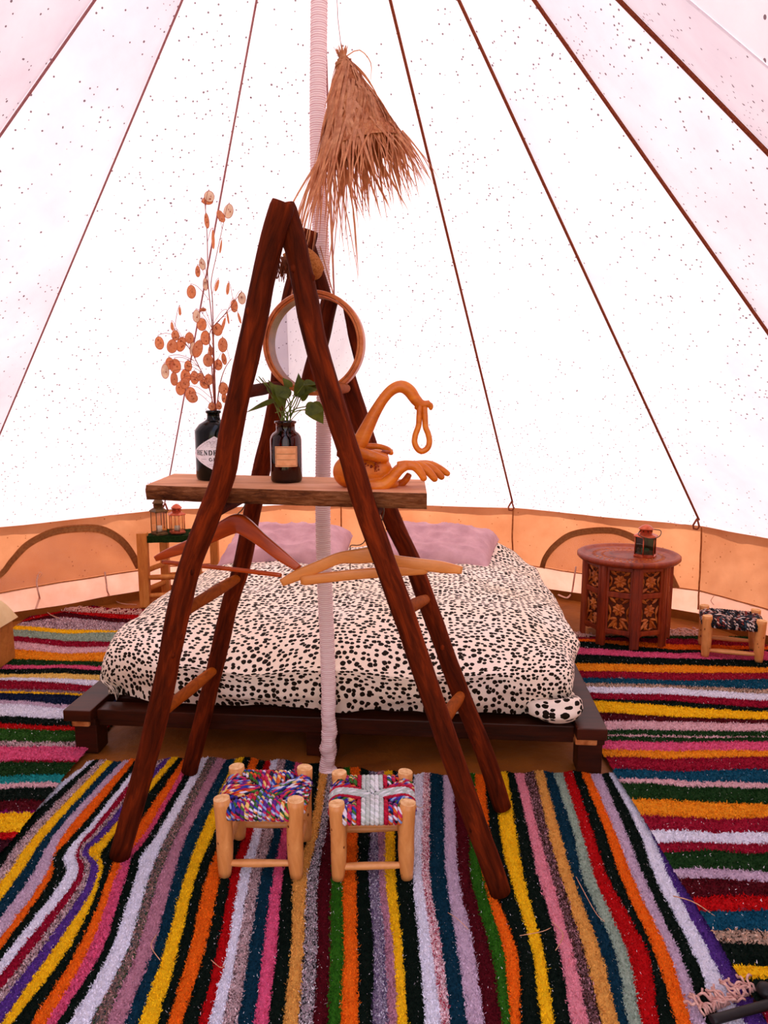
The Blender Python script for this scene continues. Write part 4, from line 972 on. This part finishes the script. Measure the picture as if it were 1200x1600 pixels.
t_, _ = hanger('pale beech coat hanger with a thick bar hanging level under the right of the plank', [(440, 911, .02, 6), (462, 900, .02, 9), (498, 885, .015, 9.5), (530, 872, .01, 9.5), (560, 869, 0, 12), (585, 867, 0, 13), (612, 875, -.005, 9.5), (650, 881, -.01, 9.5), (690, 886, -.01, 9.5), (722, 891, -.01, 6)],
       [(470, 907, .015), (560, 897, .0), (668, 889, -.01)], [(576, 866, 0), (576, 852, 0), (582, 842, 0), (590, 826, 0), (597, 812, 0), (600, 796, 0), (594, 786, 0), (586, 790, 0)], 'hang_pale', 2.12, 1, 8.5)
q = MB(); q.tube(interp([ay(547, 893, 2.13), ay(547, 874, 2.13), ay(547, 857, 2.13), ay(549, 852, 2.13), ay(560, 852, 2.13), ay(568, 848, 2.13), ay(572, 840, 2.13)], 20), .0016, 6); q.build('bar_wire', M['wire'], t_)

# ------------------------------------------------------------------ bed
A_ = Vector((-1.240, 2.685, 0)); B_ = Vector((.814, 2.519, 0)); BX = (B_ - A_).normalized(); BY = Vector((-BX.y, BX.x, 0)); BW = (B_ - A_).length; BL = 2.40; yaw = atan2(BX.y, BX.x)
def bl(u, v, z): return A_ + BX * u + BY * v + Vector((0, 0, z))
bed = thing('platform_bed', bl(BW / 2, BL / 2, 0), 'low dark brown wooden platform bed frame with chipped corners', 'bed')
def bbox(name, u0, u1, v0, v1, z0, z1, mat, bev=.004, parent=bed):
    q = MB(); c = bl((u0 + u1) / 2, (v0 + v1) / 2, (z0 + z1) / 2); q.box(c, (u1 - u0, v1 - v0, z1 - z0), yaw, 0, bev); return q.build(name, M[mat], parent)
for u0, u1 in ((0, .11), (BW - .11, BW)):
    bbox('side_rail', u0, u1, 0, BL, .155, .20, 'frame')
    bbox('leg', u0 + .015, u1 - .004, .05, .14, 0, .122, 'frame'); bbox('leg', u0 + .015, u1 - .004, BL - .16, BL - .07, 0, .122, 'frame')
    bbox('leg_cap', u0 + .01, u1, .035, .14, .122, .155, 'frame', .003)
    c = bbox('chipped_corner', u0 + (.02 if u0 == 0 else .0), u1 - (.02 if u0 == 0 else .03), .022, .06, .124, .156, 'chip', .006); c['label'] = 'pale splintered wood at the corner'
bbox('end_rail', .11, BW - .11, .05, .13, .14, .185, 'frame'); bbox('end_rail', .11, BW - .11, BL - .13, BL - .05, .14, .185, 'frame')
bbox('lower_rail', .11, BW - .11, .06, .085, .115, .14, 'frame')
for k in range(12): bbox('slat', .11, BW - .11, .22 + k * .165, .30 + k * .165, .14, .16, 'frame', .002)
bbox('leg', BW / 2 - .10, BW / 2 + .02, .10, .19, 0, .115, 'frame')
bbox('leg', BW / 2 - .05, BW / 2 + .05, BL / 2, BL / 2 + .1, 0, .14, 'frame')

mt = MB(); mt.box(bl(BW / 2, BL / 2, .235), (BW - .5, BL - .4, .14), yaw, 0, .03); mo = mt.build('mattress', M['cream'], None, bl(BW / 2, BL / 2, .165)); tag(mo, 'thick mattress lying on the platform bed under the spotted duvet', 'mattress')
# duvet: rounded rolled edges, wrinkles
def duvet():
    nu, nv = 190, 190; rows = []; uvs = []
    u0, u1, v0, v1 = .05, BW - .055, .045, BL - .08; ZT = .44; ZB = .206; R = .115
    # profile parameter s in [0,1] across: down the side, over the top, down the other side
    def prof(t, W):
        hgt = ZT - ZB; arc = hgt * 1.25; tot = W + 2 * arc; d = t * tot
        def sidep(e):   # e: 0 at the bottom, 1 at the top edge
            x = R * (1 - sin(pi / 2 * min(1, max(0, (e * 1.0)))) ** .9) 
            bulge = -.035 * sin(pi * min(1, e * 1.15)) ; return e
        if d < arc: e = d / arc; g = e * pi * .62; x = .075 - .115 * sin(g * .98 + .28) + .10 * max(0, e - .45) ** 1.2; return x, ZB + hgt * sin(e * pi / 2) ** .85
        if d > tot - arc: e = (tot - d) / arc; g = e * pi * .62; x = .075 - .115 * sin(g * .98 + .28) + .10 * max(0, e - .45) ** 1.2; return W - x, ZB + hgt * sin(e * pi / 2) ** .85
        f = (d - arc); x_e = .075 - .115 * sin(pi * .62 * .98 + .28) + .10 * .55 ** 1.2
        return x_e + (W - 2 * x_e) * f / W, ZT
    for j in range(nv + 1):
        tv = j / nv; pv, zv = prof(tv, v1 - v0); row = []; ur = []
        for i in range(nu + 1):
            tu = i / nu; pu, zu = prof(tu, u1 - u0)
            z = ZB + (zu - ZB) * (zv - ZB) / (ZT - ZB); fu = (zu - ZB) / (ZT - ZB); fv_ = (zv - ZB) / (ZT - ZB)
            U = u0 + pu; V = v0 + pv
            # squarer-rounded corners
            cxn = (U - BW / 2) / (BW / 2); cyn = (V - BL / 2) / (BL / 2); k = max(0, abs(cxn) + abs(cyn) - 1.55); U -= cxn * k * .22; V -= cyn * k * .22
            topf = fu * fv_
            crown = .025 * (1 - cxn * cxn) * (1 - cyn * cyn)
            n1 = mn.noise(Vector((U * 2.1, V * 1.7, 0))); n2 = mn.noise(Vector((U * 5 + 3, V * 4, 1))); n3 = mn.noise(Vector((U * 9 + V * 3, V * 7, 2)))
            z += topf * (.035 * n1 + .014 * n2 + .004 * n3) + crown * topf
            z -= topf * .05 * sstep(.4, 2.2, V); z += topf * (.09 * math.exp(-((U - 1.70) / .22) ** 2 - ((V - 2.14) / .16) ** 2))
            z -= topf * (.060 * math.exp(-max(0, V - .06) / .13) + .045 * math.exp(-max(0, U - .06) / .12) + .045 * math.exp(-max(0, BW - .06 - U) / .12))
            z = max(z, ZB - .006 + .012 * fu * fv_)
            z += (1 - fv_) * fu * .02 * mn.noise(Vector((U * 7, z * 9, 4)))
            # front folds
            if tv < .14: 
                fz = (z - ZB); V += -.020 * mn.noise(Vector((U * 2.4, fz * 5, 7))) - .010 * mn.noise(Vector((U * 5 - fz * 8, fz * 16 + U * 2, 2))); V += -.012 * (1 - abs(mn.noise(Vector((U * 3 + fz * 5, fz * 11 - U * 1.2, 12))))) ** 3 * sstep(.2, .1, fz); V = max(V, .035)
            if tu < .14 or tu > .86: U += .018 * mn.noise(Vector((V * 4, z * 16, 5)))
            row.append(bl(U, V, z)); ur.append((tu * 2.35, tv * 2.75))
        rows.append(row); uvs.append(ur)
    q = MB(); q.grid(rows, uvs); return q.build('duvet', M['spot'], None, bl(BW / 2, BL / 2, .2))
dv = duvet(); tag(dv, 'puffy cream duvet printed with black dalmatian spots spread over the bed', 'duvet')
# duvet corner rolled at the right foot, and cloth hanging below the rail
q = MB(); c0 = ay(850, 1105, 2.50); G = []; U_ = []
pts = interp([bl(BW - .27, .10, .235), bl(BW - .21, .06, .240), bl(BW - .14, .05, .245), bl(BW - .10, .10, .25), bl(BW - .11, .20, .26)], 24); q.tube(pts, [.012 + .032 * sin(pi * min(1, (i + 2) / 22)) ** .7 for i in range(24)], 24, wob=.35); q.uv = [(u * 1.0, v_ + 3) for u, v_ in q.uv]
q.build('folded_corner', M['spot'], dv)
def hangcloth(u0, u1, v, depth):
    q = MB(); rows = []; uvs = []
    for j in range(9):
        rows.append([]); uvs.append([])
        for i in range(25):
            t = i / 24; dd = depth * (sin(pi * (.12 + .8 * t)) ** 1.4); z = .165 - dd * j / 8; U = u0 + (u1 - u0) * t
            rows[-1].append(bl(U, v + .02 * mn.noise(Vector((U * 20, z * 14, 0))), z)); uvs[-1].append((U, z + 5))
    q.grid(rows, uvs); q.build('hanging_edge', M['spot'], dv)
hangcloth(.22, .40, .14, .09); hangcloth(1.60, 1.78, .14, .07)

# pillows
def pillow(c, w_, d_, h_, rz, rx, label):
    nu = 48; q = MB(); R = Matrix.Rotation(rz, 3, 'Z') @ Matrix.Rotation(rx, 3, 'X')
    for sgn in (1, -1):
        rows = []
        for j in range(nu + 1):
            row = []
            for i in range(nu + 1):
                x = i / nu * 2 - 1; y = j / nu * 2 - 1; e = max(0, (1 - x ** 4)) ** .5 * max(0, (1 - y ** 4)) ** .5
                pin = 1 - .07 * (1 - abs(y) ** 2) * abs(x) ** 6; pin2 = 1 - .09 * (1 - abs(x) ** 2) * abs(y) ** 6
                nz = mn.noise(Vector((x * 2.2 + rz * 9, y * 2.2, 3))) * .16 + (1 - abs(mn.noise(Vector((x * 2.6 + y * 2.2, y * 2.4 - x + rz * 5, 6))))) ** 4 * .16
                row.append(R @ Vector((x * w_ / 2 * pin, y * d_ / 2 * pin2, sgn * h_ / 2 * e ** .8 * (1 + nz) + .012 * nz)) + Vector(c))
            rows.append(row if sgn > 0 else row[::-1])
        q.grid(rows)
    o = q.build('pillow', M['pillow'], None, c); tag(o, label, 'pillow', 'pillows at the head of the bed')
pillow(ay(449, 864, 4.55), .79, .54, .26, yaw + .03, radians(14), 'mauve pillow at the left of the bed head behind the red-brown hanger')
pillow(ay(680, 866, 4.50), .75, .54, .26, yaw - .16, radians(14), 'mauve pillow at the right of the bed head behind the pale hanger')

# ------------------------------------------------------------------ second bed at the left edge
xb = at(25, 1032).x; yb = at(25, 1032).y
lb_ = thing('daybed', (xb - .45, yb - .8, 0), 'corner of a second low bed with cream mattress at the left edge', 'bed')
q = MB(); q.box((xb - .36, yb - .70, .125), (.72, 1.4, .215), 0, 0, .006); q.build('box_base', M['crate'], lb_)
q = MB(); P = []
for j in range(31):
    P.append([])
    for i in range(31):
        x = i / 30 * 2 - 1; y = j / 30 * 2 - 1; e = (1 - abs(x) ** 6) ** .5 * (1 - abs(y) ** 6) ** .5
        P[-1].append(Vector((xb - .36 + x * .375, yb - .69 + y * .72, .232 + .225 * e + .012 * e * mn.noise(Vector((x * 4, y * 5, 0))))))
q.grid(P); q.build('mattress', M['cream'], lb_)

# ------------------------------------------------------------------ Moroccan stools
MULTI = ['#b01830', '#283c98', '#e0d8e4', '#5c2480', '#d86020', '#3c6c28', '#c8285c', '#8ca0d0', '#101830', '#e8c070']
REDS = ['#a8082c', '#c01838']; WH = ['#c8ccc8', '#e4e4e4', '#b8c0b8']; DARKM = ['#101018', '#281c20', '#c8a898', '#803028', '#283c48', '#d8c8c0', '#101018']
def stool(c, rz, W, D, Hs, Hl, label, scheme, small=False, lr=.020, lean=.0, legn=14, group='woven-seat stools', mark=0):
    t = thing('woven_stool', c, label, 'stool', group); R = Matrix.Rotation(rz, 3, 'Z'); c = Vector(c)
    def T(x, y, z): return c + R @ Vector((x, y, z))
    legs = {}
    for sx_ in (-1, 1):
        for sy_ in (-1, 1):
            foot = T(sx_ * W / 2 * (1 - lean), sy_ * D / 2, 0); tp = T(sx_ * W / 2, sy_ * D / 2, Hl); q = MB()
            pts = [foot.lerp(tp, i / (legn - 1)) + R @ Vector((-.004 * sx_ * sin(pi * i / (legn - 1)), 0, 0)) for i in range(legn)]
            rad = [lr * (.62 + .38 * sin(pi / 2 * min(1, (i + 1.5) / 7))) for i in range(legn)]; rad[-1] *= .96
            q.tube(pts, rad, 16, mi=0, capmi=1, wob=.05)
            rn = random.Random(int(abs(foot.x) * 1e4) + mark)
            for kk in range(3):
                i = rn.randint(1, legn - 4); g = rn.uniform(-1, 1); d = Vector((sin(g), -cos(g), 0)); q.ball(pts[i] + d * rad[i] * .9, rn.uniform(.003, .007), 1, .5, 1.2, 2, sub=1)
            q.build('leg', [M['peel'], M['peelend'], M['knot']], t)
    sr = lr * .45
    for (a, b_, zz) in (((-1, -1), (1, -1), Hs * .17), ((-1, 1), (1, 1), Hs * .2), ((-1, -1), (-1, 1), Hs * .30), ((1, -1), (1, 1), Hs * .30)):
        p0 = T(a[0] * W / 2 * .99, a[1] * D / 2, zz); p1 = T(b_[0] * W / 2 * .99, b_[1] * D / 2, zz + .004)
        q = MB(); q.tube(interp([p0, p0.lerp(p1, .3), p0.lerp(p1, .6), p1], 14), [sr * (.55 + .55 * sin(pi * (i + 1.5) / 16)) for i in range(14)], 10, wob=.15); q.build('stretcher', M['peel'], t)
    rz_ = Hs - .018
    for (a, b_) in (((-1, -1), (1, -1)), ((-1, 1), (1, 1)), ((-1, -1), (-1, 1)), ((1, -1), (1, 1))):
        q = MB(); q.tube([T(a[0] * W / 2, a[1] * D / 2, rz_), T(b_[0] * W / 2, b_[1] * D / 2, rz_)], sr * 1.0, 10); q.build('seat_rail', M['peel'], t)
    # cords
    def colour(u, rn):
        if scheme == 'cross':
            if u < .36: return [lin(rn.choice(WH)) for _ in range(3)]
            if u < .47: return [lin(rn.choice(REDS)) for _ in range(3)]
            return [lin(rn.choice(MULTI)) for _ in range(3)]
        if scheme == 'dark':
            if u < .10: return [lin('#d8b8a8')] * 3
            return [lin(rn.choice(DARKM)) for _ in range(3)]
        return [lin(rn.choice(MULTI)) for _ in range(3)]
    rn = random.Random(int(W * 1e4) + mark + 3); cw = .0125 if not small else .013
    inx = W / 2 - lr * .75; iny = D / 2 - lr * .75
    for axis_ in (0, 1):
        half = inx if axis_ == 0 else iny; other = D / 2 if axis_ == 0 else W / 2
        n = max(6, int(2 * half / cw))
        for k in range(n):
            u = -half + 2 * half * (k + .5) / n; ur = abs(u) / half
            for sg in (-1, 1):
                # from the diagonal out over the rail and down
                inner = max(ur * other * .93, .006); rr_ = sr + .010
                path = [(inner, Hs - .002 - .005 * (1 - ur)), (inner + (other - inner) * .5, Hs + .002), (other - .004, Hs + .004), (other + rr_ * .72, Hs - .006), (other + rr_, Hs - .018), (other + rr_ * .8, Hs - .034), (other - .005, Hs - .040)]
                cc = colour(ur, rn); q = MB(); base = []
                for (d, z) in path:
                    p = T(u, sg * d, z) if axis_ == 0 else T(sg * d, u, z); base.append(p)
                L = sum((base[i + 1] - base[i]).length for i in range(len(base) - 1)); m = max(10, int(L / .0042)); bp = interp(base, m)
                sd_ = (T(1, 0, 0) - T(0, 0, 0)) if axis_ == 0 else (T(0, 1, 0) - T(0, 0, 0))
                for s_ in range(3 if not small else 2):
                    ph = s_ * 2 * pi / 3; pts = []; 
                    for i, p in enumerate(bp):
                        g = i * 1.15 + ph; tg = (bp[min(i + 1, m - 1)] - bp[max(i - 1, 0)]).normalized(); nn = sd_.cross(tg).normalized()
                        pts.append(p + sd_ * (cos(g) * .0040) + nn * (sin(g) * .0030))
                    ci = 0; lst = []
                    for i in range(m):
                        if rn.random() < .16 and scheme != 'cross' or (scheme == 'cross' and ur > .47 and rn.random() < .16): ci = rn.randint(0, len(MULTI) - 1); cc[s_] = lin((MULTI if scheme != 'dark' else DARKM)[ci % (len(MULTI) if scheme != 'dark' else len(DARKM))])
                        lst += [tuple(cc[s_])] * 5
                    q.tube(pts, .0041, 5, col=lst, cap=False)
                q.build('woven_cord', M['cord'], t)
    q = MB(); q.box(T(0, 0, Hs - .022), (W - lr * 1.6, D - lr * 1.6, .012), rz); q.build('seat_underside', M['coir'], t)
    return t
# left stool / right stool
pL = [at(354, 1378), at(468, 1378)]; cL = (pL[0] + pL[1]) / 2
stool((cL.x - .005, cL.y + .105, .012), radians(-2), .215, .185, .222, .242, 'small peeled-wood stool at the left of the front pair, with an all multicoloured braided seat', 'multi', lr=.0245, lean=.02, mark=1)
pR = [at(526, 1384), at(636, 1380)]; cR = (pR[0] + pR[1]) / 2
stool((cR.x, cR.y + .10, .012), radians(1), .205, .175, .217, .236, 'small peeled-wood stool, right of the front pair, with a white cross woven in the seat', 'cross', lr=.0235, lean=.02, mark=2)
pS = [at(1098, 1024), at(1168, 1036)]; cS = (pS[0] + pS[1]) / 2; 
stool((cS.x + .055, cS.y + .07, .012), atan2(pS[1].y - pS[0].y, pS[1].x - pS[0].x) * .6, .262, .21, .205, .226, 'small wooden stool with a dark woven seat standing by the right tent wall', 'dark', small=True, lr=.026, mark=3)

# ------------------------------------------------------------------ tall stand with lanterns (left of the bed)
sf = at(228, 948); st = thing('green_seat_stool', sf, 'tall pine stool with a dark green cloth seat holding two lanterns', 'stool')
hS = ay(226, 832, sf.y).z; a2 = at(306, 950); a2 = Vector((ay(306, 900, sf.y).x, sf.y + .02, 0)); ex_ = (a2 - Vector((sf.x, sf.y, 0))); ey_ = Vector((ay(259, 900, sf.y + .24).x, sf.y + .24, 0)) - Vector((sf.x, sf.y, 0)); o_ = Vector((sf.x, sf.y, 0))
ys = atan2(ex_.y, ex_.x)
def S(u, v, z): return o_ + ex_ * u + ey_ * v + Vector((0, 0, z))
for u, v in ((0, 0), (1, 0), (0, 1), (1, 1)):
    q = MB(); hh_ = hS + (.0 if v == 0 else -.02); q.box(S(u, v, hh_ / 2), (.066 if v == 0 else .055, .06, hh_), ys, 0, .006); q.build('leg', M['standwood'], st)
for (a, b_, z) in (((0, 0), (1, 0), .20), ((0, 0), (1, 0), .075), ((0, 1), (1, 1), .16), ((0, 0), (0, 1), .11), ((1, 0), (1, 1), .11), ((0, 0), (0, 1), .24)):
    q = MB(); q.tube(interp([S(*a, z), S((a[0] + b_[0]) / 2, (a[1] + b_[1]) / 2, z + .003), S(*b_, z)], 9), [.014, .016, .018, .018, .018, .018, .018, .016, .014], 10); q.build('stretcher', M['standwood'], st)
q = MB(); G = [[S(-.02 + 1.04 * i / 16, -.06 + 1.12 * j / 16, hS - .022 - .02 * sin(pi * i / 16) * sin(pi * j / 16) + .004 * mn.noise(Vector((i * .6, j * .6, 0)))) for i in range(17)] for j in range(17)]
q.grid(G); lowr = [[p - Vector((0, 0, .045 if j in (0,) else .03)) for p in r] for j, r in enumerate(G)]; q.grid([G[0][::-1], lowr[0][::-1]]); q.grid([[r[-1] for r in G][::-1], [r[-1] for r in lowr][::-1]]); q.grid([[r[0] for r in G], [r[0] for r in lowr]])
q.build('seat', M['green'], st)
seatz = hS - .035

def lantern(c, r, h, n, label, body, glass, handle=True, domed=True, rot=0):
    c = Vector(c); t = thing('lantern', c, label, 'lantern', 'metal candle lanterns')
    def pr(q, prof, rr=n, mi=0):
        q.lathe([(a * r, b_ * h) for a, b_ in prof], c, rr, mi, smooth=rr > 12)
    q = MB(); pr(q, [(0, 0), (1.05, 0), (1.05, .05), (.95, .07), (.95, .09), (0, .09)]); q.build('base', M[body], t)
    q = MB()
    for k in range(n):
        g = 2 * pi * k / n; p = c + Vector((cos(g) * r * .95, sin(g) * r * .95, 0)); q = MB(); q.tube([p + Vector((0, 0, .06 * h)), p + Vector((0, 0, .63 * h))], r * .05, 5); q.build('corner_bar', M[body], t)
    for k in range(n):
        g0_, g1_ = 2 * pi * k / n, 2 * pi * (k + 1) / n; a = c + Vector((cos(g0_) * r * .9, sin(g0_) * r * .9, .09 * h)); b_ = c + Vector((cos(g1_) * r * .9, sin(g1_) * r * .9, .09 * h)); up = Vector((0, 0, .54 * h)); q = MB()
        q.add([a, b_, b_ + up, a + up], [(0, 1, 2, 3)], smooth=False); q.build('glass_pane', M[glass], t)
    q = MB(); pr(q, [(1.12, .62), (1.14, .635), (1.1, .66), (.75, .71), (.55, .73), (.55, .73)]); pr(q, [(0, .62), (1.1, .62)]); q.build('roof', M[body], t)
    q = MB(); pr(q, [(.55, .72), (.56, .84), (.66, .845), (.68, .86), (.6, .89), (.4, .95), (.15, .985), (.0, 1.0)], 20)
    for k in range(8):
        g = 2 * pi * k / 8; q.ball(c + Vector((cos(g) * r * .55, sin(g) * r * .55, .79 * h)), r * .07, mi=1, sub=1)
    q.build('vent_cap', [M[body], M['tabdark']], t)
    q = MB(); q.lathe([(0, .09 * h), (r * .36, .09 * h), (r * .36, .24 * h), (0, .245 * h)], c, 14); q.build('tealight', M['candle'], t)
    if handle:
        q = MB(); q.tube(interp([c + Vector((-.6 * r, 0, .78 * h)), c + Vector((-.9 * r, -.7 * r, .70 * h)), c + Vector((0, -1.15 * r, .62 * h)), c + Vector((.95 * r, -.7 * r, .66 * h)), c + Vector((1.3 * r, -.1 * r, .8 * h)), c + Vector((.6 * r, 0, .84 * h))], 24), r * .045, 5); q.build('handle', M['wire'], t)
    return t
cz = seatz + .006
c1 = S(.30, .30, cz); c1.x = ay(249, 830, c1.y).x; c2_ = S(.6, .55, cz); c2_.x = ay(277, 825, c2_.y).x
lantern(c1, .055, .25, 4, 'tall old bronze square lantern at the left on the green stool seat', 'bronze', 'lglass', False)
lantern(c2_, .054, .20, 6, 'copper hexagonal lantern at the right on the green stool seat', 'copper', 'lglass', False)

# ------------------------------------------------------------------ carved octagonal table
tz = .50; tcen = at(981, 862, tz); tcen = Vector((tcen.x, 4.14, 0)); tcen.x = ay(980, 900, 4.14).x
tb = thing('carved_table', tcen, 'octagonal side table with carved fretwork panels and a round tray top', 'table')
ro = .25; tr = .285; orot = radians(39.3)
def O8(k, r=ro, z=0): g = orot + k * pi / 4; return tcen + Vector((r * cos(g), r * sin(g), z))
for k in range(8):
    p = O8(k); nx_ = (p - tcen).normalized(); g = atan2(nx_.y, nx_.x); q = MB(); zb, zt = 0.012, tz - .03
    q.box(p - nx_ * .012 + Vector((0, 0, (zb + zt) / 2)), (.024, .05, zt - zb), g, 0, .004)
    for dy in (-.013, .013): q.box(p + Vector((-nx_.y, nx_.x, 0)) * dy + Vector((0, 0, (zb + zt) / 2)), (.006, .012, zt - zb), g, 0, .002)
    q.build('corner_leg', M['tabwood'], tb)
    a, b_ = O8(k), O8(k + 1); mid = (a + b_) / 2; nrm_ = (mid - tcen).normalized(); g2 = atan2(nrm_.y, nrm_.x); tn = Vector((-nrm_.y, nrm_.x, 0)); wp_ = (b_ - a).length - .04
    fm = MB()
    for z0_, z1_ in ((.085, .11), (.295, .325), (tz - .055, tz - .03)): fm.box(mid - nrm_ * .012 + Vector((0, 0, (z0_ + z1_) / 2)), (.018, wp_, z1_ - z0_), g2, 0, .003)
    for sg in (-1, 1): fm.box(mid - nrm_ * .012 + tn * sg * (wp_ / 2 - .012) + Vector((0, 0, .275)), (.016, .014, .37), g2, 0, .002)
    fm.build('panel_frame', M['tabwood'], tb)
    bk = MB(); bk.box(mid - nrm_ * .028 + Vector((0, 0, .275)), (.006, wp_, .37), g2); bk.build('panel_back', M['tabdark'], tb)
    for (z0_, z1_, big) in ((.325, tz - .055, 0), (.11, .295, 1)):
        w2_ = wp_ / 2 - .019; h2_ = (z1_ - z0_) / 2; zc_ = (z0_ + z1_) / 2; cpn = MB()
        def pt(x, z, d=0): return mid + tn * (x * w2_) + Vector((0, 0, zc_ + z * h2_)) + nrm_ * (-.018 + d)
        def petal(x0, z0, x1, z1, wd):
            p0 = pt(x0, z0); p1 = pt(x1, z1); dd = (p1 - p0); sdv = dd.cross(nrm_).normalized(); vs = []
            n_ = 7
            for i in range(n_):
                t__ = i / (n_ - 1); ww = wd * 1.15 * sin(pi * (t__ * .9 + .05)); c_ = p0 + dd * t__; vs += [c_ - sdv * ww, c_ + nrm_ * .007, c_ + sdv * ww]
            cpn.add(vs, [(3 * i + j, 3 * i + j + 1, 3 * i + 4 + j, 3 * i + 3 + j) for i in range(n_ - 1) for j in (0, 1)], smooth=False)
        sy_ = .0 if not big else .22
        for kk in range(8):   # flower
            gg = kk * pi / 4 + pi / 8; rr_ = .62; petal(cos(gg) * .1, sy_ + sin(gg) * .1 / (1 + .6 * big), cos(gg) * rr_, sy_ + sin(gg) * rr_ / (1 + .55 * big), .0105)
        cpn.ball(pt(0, sy_, .003), .010, 1, 1, 1, sub=1)
        for sx_ in (-1, 1):
            petal(sx_ * .95, .95, sx_ * .3, .55 + .1 * big, .008); petal(sx_ * .95, -.95, sx_ * .35, -.55, .008); petal(sx_ * .98, .5, sx_ * .75, -.1, .007); petal(sx_ * .98, -.6, sx_ * .8, -.05, .006); petal(0, .98, sx_ * .45, .8, .006); petal(0, -.98, sx_ * .5, -.82, .006)
            if big: petal(sx_ * .1, -.35, sx_ * .7, -.75, .009); petal(sx_ * .1, -.55, sx_ * .45, -.95, .008); petal(sx_ * .15, -.3, sx_ * .85, -.4, .008)
        cpn.build('fretwork_panel', M['tabpanel'], tb)
    ap = MB(); rows = []
    for j in range(4):
        rows.append([])
        for i in range(13):
            x = (i / 12 * 2 - 1); zl_ = .085 - .022 * (abs(x) ** 3) ; rows[-1].append(mid - nrm_ * .010 + tn * x * wp_ / 2 + Vector((0, 0, zl_ + (.087 - zl_) * j / 3)))
    ap.grid(rows); ap.build('apron', M['tabwood'], tb)
q = MB(); q.lathe([(0, tz - .03), (tr - .05, tz - .03), (tr - .012, tz - .026), (tr, tz - .014), (tr, tz + .002), (tr - .008, tz + .008), (tr - .024, tz + .006), (tr - .034, tz - .004), (tr - .05, tz - .006), (tr - .06, tz - .003), (tr - .075, tz - .006), (.12, tz - .006), (.115, tz - .003), (.10, tz - .003), (.095, tz - .006), (0, tz - .006)], tcen, 64)
q.build('tray_top', M['tabwood'], tb)
q = MB()
for k in range(36):
    g = 2 * pi * k / 36; p = tcen + Vector((cos(g) * .19, sin(g) * .19, tz - .006)); q.ball(p, .011, 1.6, .6, .35, sub=1, rot=Matrix.Rotation(g + .6, 3, 'Z'))
    g += .08; p = tcen + Vector((cos(g) * .145, sin(g) * .145, tz - .006)); q.ball(p, .009, 1.5, .6, .35, sub=1, rot=Matrix.Rotation(g - .6, 3, 'Z'))
q.build('carved_leaf_ring', M['tabpanel'], tb)
lc = Vector((ay(1008, 858, 4.10).x, 4.10, tz - .004)); lantern(lc, .062, .185, 6, 'copper-topped lantern with green glass on the carved octagonal table', 'copper', 'lgreen', True)

# ------------------------------------------------------------------ strap and loose straws in the right foreground
p0 = at(1112, 1594, .03); p1 = at(1250, 1556, .035); q = MB(); q.tube(interp([p0, p0.lerp(p1, .33), p0.lerp(p1, .66), p1], 16), .012, 10, flat=.7, wob=.05)
q.ball(at(1197, 1548, .035), .022, 1, 1, .8, sub=2); q.ball(at(1210, 1556, .03), .024, 1.2, 1, .7, sub=2)
o = q.build('black_strap', M['strap'], None, p0); tag(o, 'black strap lying over the pink fringe in the bottom right corner', 'strap')
STL = ['longest pink twig lying across the purple edge of the front rug', 'pale straw crossing the yellow stripe near the right rack foot', 'curved straw on the lilac stripe between the right stool and the rack foot', 'thin straw on the teal stripe right of the rack foot', 'bent straw on the black stripe right of the yellow stripe', 'short straw on the red stripe below the left stool', 'curled straw on the yellow stripe left of the stools', 'small straw beside the rear leg of the white-cross stool']
for i, (a, m_, b_) in enumerate([((1052, 1400), (1085, 1410), (1120, 1434)), ((812, 1462), (845, 1456), (860, 1450)), ((700, 1426), (715, 1436), (732, 1452)), ((900, 1370), (930, 1425), (945, 1440)), ((862, 1440), (880, 1460), (868, 1485)), ((330, 1500), (345, 1512), (352, 1506)), ((245, 1460), (236, 1478), (250, 1500)), ((640, 1250), (655, 1262), (664, 1258))]):
    q = MB(); q.tube(interp([at(*a, .02), at(*m_, .026), at(*b_, .02)], 8), .0012 if i else .0018, 4); o = q.build('straw', M['straw'], None, at(*m_, .02)); tag(o, STL[i], 'straw', 'loose straws on the rugs')

for o in bpy.data.objects:
    if '_o' in o: del o['_o']
